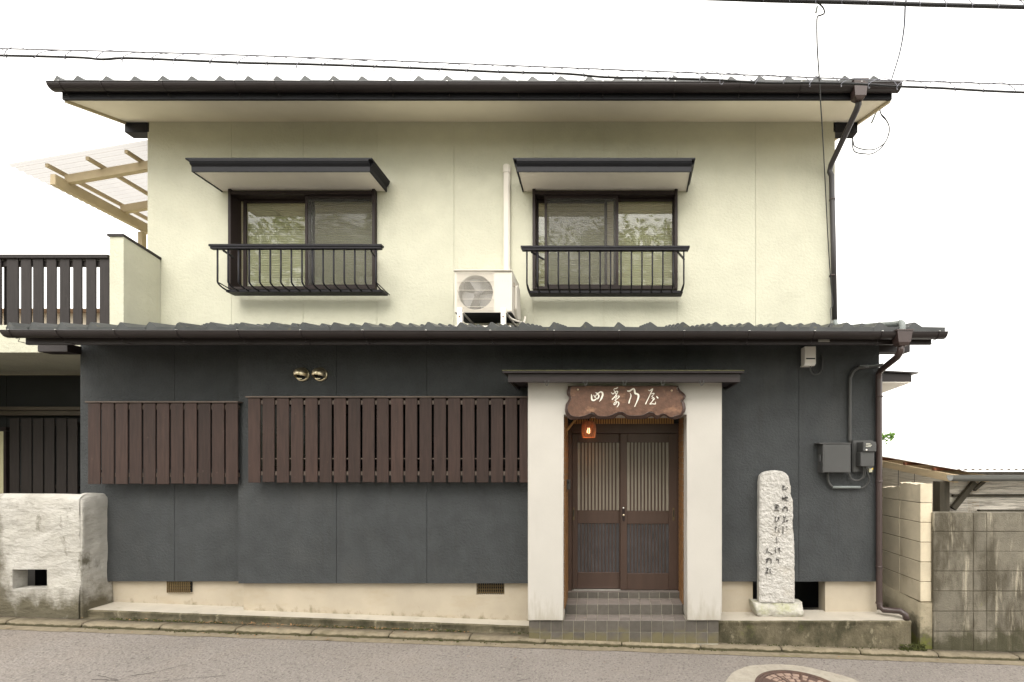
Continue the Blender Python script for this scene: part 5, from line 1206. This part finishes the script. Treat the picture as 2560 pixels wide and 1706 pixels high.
MB().box(X(2382,5.4), 8.4, 5.0, 5.05, Z(1279,5.02), Z(1275,5.02)).build('bottom_plate', OLDWOOD, sd)
g = MB(); y = 4.90; n = 90; prev = None
for k in range(int((8.6-SX+.1)/.0127)):
    xx = SX-.04+.0127*k; zz = .009*math.sin(k*2*math.pi/6)
    a = g.bm.verts.new((xx, 4.84, srz(4.84)+.10+zz)); b = g.bm.verts.new((xx, 7.2, srz(7.2)+.10+zz))
    if prev: f = g.bm.faces.new((prev[0], a, b, prev[1])); f.smooth = True
    prev = (a, b)
g.build('corrugated_roof', ROOFSHEET, sd, norm=False)
g = MB(); prof = [(4.815+.05*math.cos(math.pi+math.pi*k/10), Z(1189,4.8)+.062*math.sin(math.pi+math.pi*k/10)) for k in range(11)] + [(4.815+.046*math.cos(math.pi+math.pi*k/10), Z(1189,4.8)+.001+.058*math.sin(math.pi+math.pi*k/10)) for k in range(10,-1,-1)]
g.prism([(0,a,b) for a,b in prof], (X(2378,4.8),0,0), (8.5,0,.0)); g.tube([(X(2378,4.8),4.766,Z(1189,4.8)), (8.5,4.766,Z(1189,4.8))], .006, 6)
g.build('shed_gutter', M('grey_gutter', (.15,.15,.14), .5, .06, 4, ()), sd)
g = MB(); nn = 40; rows = []
for i in range(nn+1):
    xx = SX+.005 + (8.4-SX)*i/nn; rows.append([g.bm.verts.new((xx, 5.075+.006*noise.noise((xx*3,z,1)), z)) for z in (Z(1279,5.07), Z(1240,5.07), srz(5.07)-.02)])
for a, b in zip(rows, rows[1:]):
    for k in range(2): g.bm.faces.new((a[k], b[k], b[k+1], a[k+1]))
g.build('reed_screen', REED, sd)
MB().box(SX+.01, 8.4, 5.62, 5.64, kz(4)-.2, srz(5.6)-.03).build('rear_sheet', M('pale_sheet', (.62,.59,.55), .9, .05, 3, ()), sd)
g = MB(); rows = []
for i in range(nn+1):
    y = 5.02 + 2.1*i/nn; rows.append([g.bm.verts.new((SX-.062+.012*noise.noise((y*4,z*3,4)), y, z)) for z in (kz(4)-.1, .9, 1.3, srz(y)-.04)])
for a, b in zip(rows, rows[1:]):
    for k in range(3): g.bm.faces.new((a[k], b[k], b[k+1], a[k+1]))
g.build('reed_screen', REEDS, sd)
MB().box(SX-.045, SX-.03, 5.02, 7.1, kz(4)-.1, srz(5.0)-.03).build('rear_sheet', M('pale_sheet_side', (.50,.46,.40), .9, .05, 3, ()), sd)
for y in (5.45, 5.75, 6.1): MB().tube([(SX-.078, y, srz(y)-.03), (SX-.076, y+.01, .95)], .003, 5).build('tie_cord', RUBBER, sd)

# ================================================================== MANHOLE
mcx, mcy, mr_ = 1.59, 3.70, .36
mh = thing('manhole_cover', (mcx, mcy, rz(mcx)), 'round patterned iron manhole cover with pink inlays in a pale concrete collar', 'manhole')
g = MB(); n = 90; ci, co_ = [], []
for k in range(n):
    a = 2*math.pi*k/n; c_, s_ = math.cos(a), math.sin(a); j = 1 + .025*noise.noise((c_*3, s_*3, 1)) + .012*noise.noise((c_*14, s_*14, 3))
    xo, yo = mcx+.015+.63*c_*j, mcy-.04+.53*s_*j; xi, yi_ = mcx+(mr_+.005)*c_, mcy+(mr_+.005)*s_
    co_.append(g.bm.verts.new((xo, yo, rz(xo)+.004))); ci.append(g.bm.verts.new((xi, yi_, rz(xi)+.006)))
for k in range(n): g.bm.faces.new((co_[k], co_[(k+1)%n], ci[(k+1)%n], ci[k]))
g.build('concrete_collar', COLLAR, mh)
def disc(r0, r1, z, seg=64, a0=0, a1=2*math.pi):
    pts = []
    return pts
def mring(r0, r1, z0, z1, name, mat, a0=0.0, a1=2*math.pi, n=64):
    g = MB(); full = a1-a0 > 6.28; m_ = n+1
    R_ = []
    for k in range(m_):
        a = a0+(a1-a0)*k/n; c_, s_ = math.cos(a), math.sin(a)
        R_.append([g.bm.verts.new((mcx+r*c_, mcy+r*s_, rz(mcx+r*c_)+z)) for r, z in ((r0,z0),(r0+.004 if not full else r0,z1),(r1-.004 if not full else r1,z1),(r1,z0))])
    for a, b in zip(R_, R_[1:]):
        for q in range(3): g.bm.faces.new((a[q], b[q], b[q+1], a[q+1]))
    if not full: g.bm.faces.new(R_[0]); g.bm.faces.new(R_[-1][::-1])
    return g.build(name, mat, mh)
mring(mr_-.018, mr_+.004, -.004, .010, 'outer_rim', CAST); mring(mr_-.045, mr_-.023, -.004, .011, 'inner_rim', CAST)
g = MB(); vs_ = [g.bm.verts.new((mcx+mr_*math.cos(2*math.pi*k/64), mcy+mr_*math.sin(2*math.pi*k/64), rz(mcx+mr_*math.cos(2*math.pi*k/64))+.0055)) for k in range(64)]; g.bm.faces.new(vs_); g.build('cover_plate', CAST, mh)
for (r0, r1, m_, ph, gp) in ((.262,.308,26,0,.035),(.212,.252,22,.1,.045),(.162,.202,18,.05,.055),(.118,.152,14,.12,.07)):
    for k in range(m_):
        a0 = ph+2*math.pi*k/m_
        if abs((a0 % (math.pi/2)) - .78) < .07: continue
        mring(r0, r1, .005, .0085+random.uniform(-.0008,.0008), 'inlay', INLAY, a0+gp, a0+2*math.pi/m_-gp*.6, 4)
for k in range(8):
    a = math.pi/8+2*math.pi*k/8; MB().bar((mcx+.10*math.cos(a), mcy+.10*math.sin(a), rz(mcx+.10*math.cos(a))+.008), (mcx+.312*math.cos(a), mcy+.312*math.sin(a), rz(mcx+.312*math.cos(a))+.008), .016, .008).build('rib', CAST, mh)
mring(.075, .10, .004, .011, 'centre_ring', CAST); mring(.02, .06, .004, .0095, 'centre_boss', CAST)

# ================================================================== CABLES OVERHEAD
cyy = 3.8
def ext(pts): 
    a = pts[0] + (pts[0]-pts[3])*3.2; b = pts[-1] + (pts[-1]-pts[-4])*3.2; return [a] + pts + [b]
oc = thing('overhead_cable', P(1280,150,cyy), 'black cable lashed to a thin wire crossing in front of the upper eaves', 'cable')
main = [P(a*D,b*D,cyy) for a, b in ((0,128),(90,130),(190,133),(235,137),(290,134),(420,139),(560,145),(700,148),(850,153),(1000,159),(1150,166),(1300,170),(1390,178),(1500,180),(1640,184),(1760,191),(1880,191),(1980,194),(2060,199),(2160,203),(2260,209),(2353,213))]
MB().tube(ext(smooth(main, 3)), .0085, 7).build('cable', RUBBER, oc)
mess = [P(a*D,b*D,cyy-.01) for a, b in ((0,112),(250,118),(500,125),(750,134),(1000,144),(1250,154),(1500,164),(1750,174),(2000,184),(2200,190),(2353,195))]
MB().tube(ext(mess), .0048, 5).build('messenger_wire', WIRE, oc)
g = MB(); pts = []; px = -10
while px < 2360:
    t = max(0, min(1, px/2353)); hi = 112+(195-112)*t; lo_ = 129+(213-129)*t; mid = (hi+lo_)/2; amp = 11.5+7*noise.noise((px*.013,0,0)); ph = px/66*2*math.pi + 2.2*noise.noise((px*.011,5,0))
    pts.append(P((px+14*math.cos(ph))*D, (mid+amp*math.sin(ph)+1.5*noise.noise((px*.06,1,0)))*D, cyy-.004+.02*math.cos(ph))); px += 5.5
g.tube(pts, .0028, 4); g.build('lashing_wire', WIRE, oc)
tc = thing('overhead_cable', P(2200,10,3.4), 'thick dark cable crossing the sky at the top right corner', 'cable')
MB().tube(ext([P(a*D,b*D,3.4) for a, b in ((1650,-3),(1760,1),(1880,4),(2000,7),(2120,11),(2240,14),(2353,17))]), .0135, 7).build('cable', RUBBER, tc)
MB().tube(ext([P(a*D,b*D,3.39) for a, b in ((1650,-26),(1900,-17),(2100,-8),(2250,-2),(2353,1))]), .003, 5).build('messenger_wire', WIRE, tc)
pts = []; px = 1640
while px < 2360:
    t = (px-1650)/703; hi = -26+27*t; lo_ = -2+20*t; mid = (hi+lo_)/2; ph = px/60*2*math.pi; pts.append(P((px+12*math.cos(ph))*D, (mid+13*math.sin(ph))*D, 3.395+.015*math.cos(ph))); px += 5
MB().tube(pts, .0028, 4).build('lashing_wire', WIRE, tc)
d1 = tag(MB().tube(smooth([P(2024,2,3.42),P(2045,8,3.44),P(2058,20,3.46),P(2061,33,3.48),P(2053,38,3.5),P(2044,42,3.5),P(2042,60,3.52),P(2043,120,3.6),P(2047,180,3.75),P(2051,250,4.0),P(2056,330,4.3),P(2062,440,4.75),P(2070,600,5.2),P(2078,720,5.42),P(2082,760,5.40),P(2076,775,5.30),P(2078,800,4.9),P(2076,815,4.5),P(2072,829,4.28)], 5), .0055, 5).build('drop_wire', RUBBER), 'thin drop wire hanging from the top cable down past the upper wall', 'wire')
g = MB(); g.bar(P(2043,16,3.45), P(2040,32,3.45), .012, .012); g.build('wire_clamp', PIPEG, d1)
tag(MB().tube(smooth([P(2268,-12,3.42),P(2263,15,3.5),P(2261,60,3.65),P(2255,105,3.9),P(2246,145,4.3),P(2235,180,4.7),P(2228,203,4.95)], 5), .0065, 5).build('drop_wire', M('blue_grey_wire', (.09,.11,.18), .5, .1, 5, ())), 'thin wire sloping from the top cable to the right end of the upper gutter', 'wire')
def LP_(x, y, Y=5.35): return P(2070 + x/7.127, 180 + y/7.127, Y)
cl = thing('cable_loop', LP_(440,1190), 'loose black wire loop hanging under the right eaves', 'wire')
MB().tube(smooth([LP_(*p) for p in ((930,650),(940,740),(1020,830),(1085,960),(1085,1080),(1020,1250),(900,1350),(780,1390),(620,1380),(480,1330),(452,1260),(440,1180))], 5), .0062, 5).build('wire_strand', RUBBER, cl)
MB().tube(smooth([LP_(*p) for p in ((915,660),(960,780),(1050,880),(1092,1000),(1070,1150),(960,1340),(800,1455),(640,1460),(490,1430),(440,1340),(438,1180))], 5), .0066, 5).build('wire_strand', RUBBER, cl)
MB().bar(LP_(905,670), LP_(850,740), .012, .012).bar(LP_(845,750), LP_(825,800), .018, .014).bar(LP_(822,805), LP_(780,905), .02, .016).build('connector', PIPEG, cl)
MB().tube([LP_(905,670), LP_(870,720)], .003, 5).build('wire_strand', RUBBER, cl)

# ================================================================== FAR THINGS
nb = thing('neighbour_house', (-19, 16, 0), 'distant tan neighbour house seen through the balcony fence boards', 'house')
hz = Z(735, 13)
MB().box(-24, -13.6, 13, 20, -.2, hz-.5).build('wall', FARWALL, nb)
g = MB(); g.prism([(0,12.6,hz-.55),(0,20.4,hz-.55),(0,16.5,hz+.55)], (-24.3,0,0), (-13.2,0,0)); g.build('roof', FARROOF, nb)
tr = thing('garden_tree', (X(2213,9.5), 9.6, -.3), 'leafy green branch tip showing just right of the downpipe', 'tree')
tx = X(2206, 9.6)
MB().tube(smooth([(tx-.5,9.6,-.4),(tx-.48,9.6,.8),(tx-.40,9.62,1.6),(tx-.22,9.6,2.1),(tx+.02,9.6,2.3)],4), [.07-.0033*k for k in range(17)], 7).build('trunk', TRUNK, tr)
g = MB()
MB().tube(smooth([(tx-.22,9.6,2.1),(tx-.02,9.6,Z(1098,9.6)),(tx+.10,9.6,Z(1088,9.6)),(tx+.20,9.6,Z(1087,9.6))],4), [.02-.0012*k for k in range(13)], 6).build('branch', TRUNK, tr)
for k in range(70):
    t = random.random(); c = Vector((tx-.02+.24*t+random.gauss(0,.02), 9.6+random.gauss(0,.05), Z(1096,9.6)+.07*t+random.gauss(0,.04))); u = Vector((random.gauss(0,1),random.gauss(0,.6),random.gauss(0,1))).normalized(); v = u.orthogonal().normalized(); g.quad(c-u*.05, c+v*.024, c+u*.05, c-v*.024)
for k in range(420):
    c = Vector((tx-.42+random.gauss(0,.20), 9.6+random.gauss(0,.22), Z(1100,9.6)+random.gauss(-.05,.17)))
    if c.x > tx-.03: continue
    u = Vector((random.gauss(0,1),random.gauss(0,1),random.gauss(0,1))).normalized(); v = u.orthogonal().normalized()
    g.quad(c-u*.045, c+v*.02, c+u*.045, c-v*.02)
g.build('crown', LEAF2, tr, norm=False)
# trees across the road (they stand behind the camera and show in the window panes)
g = MB(); lf = MB()
for k, (tx_, ty, hgt) in enumerate(((-13.2,-5.2,10.2),(-11.0,-5.6,10.8),(-8.9,-5.1,10.4),(-2.2,-5.4,9.8),(0.1,-5.0,10.3),(2.3,-5.5,10.0))):
    g.tube([(tx_,ty,-.3),(tx_+.2,ty,hgt*.4),(tx_,ty+.2,hgt*.8)], [.22,.17,.07], 7)
    for q in range(120):
        cz_ = random.uniform(.3,hgt); rr_ = 2.3*(1-(cz_/hgt)**2*.6); a = random.uniform(0,6.28); cc = Vector((tx_+rr_*math.cos(a)*random.random()**.4, ty+rr_*math.sin(a)*random.random()**.4, cz_)); sr = random.uniform(.55,1.0)
        for l_ in range(58):
            d = Vector((random.gauss(0,1),random.gauss(0,1),random.gauss(0,.8))).normalized()*sr*random.random()**.5; u = Vector((random.gauss(0,1),random.gauss(0,1),random.gauss(0,.7))).normalized()*random.uniform(.07,.12); v = u.orthogonal().normalized()*random.uniform(.04,.065); p = cc+d
            lf.quad(p-u, p+v, p+u, p-v)
kind(lf.build('woodland', LEAF, norm=False), 'stuff', 'green trees across the road that show only as reflections in the window panes')
kind(g.build('woodland_trunks', TRUNK), 'stuff', 'trunks of the trees across the road')
g = MB(); n = 60; rows = []
for i in range(n+1):
    xx = -30+60*i/n; rows.append([g.bm.verts.new((xx, y, z+.15*noise.noise((xx*.6,y,0)))) for y, z in ((-3.1,-.35),(-3.6,.1),(-5,.3),(-9,.5),(-16,.8))])
for a, b in zip(rows, rows[1:]):
    for k in range(4): f = g.bm.faces.new((a[k], b[k], b[k+1], a[k+1])); f.smooth = True
kind(g.build('hillside', M('bank_undergrowth', (.075,.085,.03), .95, .4, 3, ((8,1,.1),))), 'structure')

# ================================================================== MOSS, LITTER, CRACKS
g = MB()
def moss_patch(x, y, z, r, n, squash=.6):
    for k in range(n):
        c = Vector((x+random.gauss(0,r), y+random.gauss(0,r*.45), z+random.uniform(0,.006))); s_ = random.uniform(.004,.011)
        v = [g.bm.verts.new(c+Vector((s_*math.cos(a), s_*math.sin(a)*.8, 0))) for a in (0,1.26,2.5,3.77,5.0)]; t = g.bm.verts.new(c+Vector((0,0,s_*squash*1.4)))
        for i in range(5): g.bm.faces.new((v[i], v[(i+1)%5], t))
x = -5.0
while x < -.85:
    if noise.noise((x*1.3, 7, 0)) > -.15: moss_patch(x, 4.61, kz(x)-.008, .035, 10)
    if noise.noise((x*2.1, 9, 0)) > .0: moss_patch(x, 4.44, rz(x)+.006, .03, 5)
    x += .05
for k in range(60): x = random.uniform(1.2,3.0); moss_patch(x, 4.525, kz(x)-.004, .02, 2)
for k in range(150): moss_patch(random.uniform(2.92,3.16), random.uniform(4.50,4.60), kz(3.0)+random.uniform(-.02,.06)*random.random(), .012, 4, .8)
for k in range(60): x = random.uniform(-.7,1.2); moss_patch(x, 4.442, rz(x)+.005, .02, 2)
kind(g.build('moss', MOSS), 'stuff', 'clumps of green moss growing along the kerb')
g = MB()
for k in range(330):
    x = random.gauss(-3.1,.9) if k % 3 else random.uniform(-5.4,3.5); y = random.gauss(4.60,.015) if k % 4 else random.uniform(4.36,4.6); z = kz(x)+.006 if y > 4.46 else rz(x)+.012
    if x > -.8 and y > 4.45: continue
    a = random.uniform(0,6.28); s_ = random.uniform(.006,.016); u = Vector((math.cos(a),math.sin(a),random.uniform(-.3,.5)))*s_; v = Vector((-math.sin(a),math.cos(a),random.uniform(-.3,.3)))*s_*.5; c = Vector((x,y,z))
    g.quad(c-u, c+v, c+u, c-v)
for (px, py, s_) in ((820,1592,.03),(20,1561,.03),(1170,1632,.016),(1288,1643,.016)):
    Y = 4.36 if py < 1600 else 4.1; x = X(px,Y); c = Vector((x,Y,rz(x)+.014)); g.quad(c+Vector((-s_,0,0)), c+Vector((0,-s_*.4,.004)), c+Vector((s_,.01,.008)), c+Vector((0,s_*.5,.002)))
kind(g.build('leaf_litter', LITTER, norm=False), 'stuff', 'dry leaf scraps scattered along the kerb')
def crack(pts, w0):
    g = MB(); pr_ = None; P2 = []
    for (a, b) in zip(pts, pts[1:]):
        for k in range(12):
            t = k/12; q = Vector(a).lerp(Vector(b), t); q.x += .012*noise.noise((q.x*20,q.y*20,1)); q.y += .012*noise.noise((q.x*23,q.y*20,5)); P2.append(q)
    for i, q in enumerate(P2):
        wd = w0*(.4+.8*abs(noise.noise((q.x*14,q.y*9,3)))); a = g.bm.verts.new((q.x, q.y-wd, rz(q.x)+.004)); b = g.bm.verts.new((q.x, q.y+wd, rz(q.x)+.004))
        if pr_: g.bm.faces.new((pr_[0], a, b, pr_[1]))
        pr_ = (a, b)
    return g
def RP(px, py): # point of the road seen at a photo pixel
    k = (CX-px)/F; Y = 1.826/((py-CY)/F + SL*k); return (X(px,Y), Y, 0)
for pts, w0 in (([RP(230,1700),RP(295,1702),RP(330,1690),RP(385,1683),RP(440,1668),RP(475,1660)],.006), ([RP(150,1688),RP(180,1680),RP(228,1666)],.006), ([RP(400,1705),RP(480,1696),RP(570,1690)],.003), ([RP(190,1704),RP(245,1690),RP(300,1702)],.003), ([RP(1290,1704),RP(1330,1698)],.004)):
    kind(crack(pts, w0).build('road_crack', CRACK, road), 'stuff')
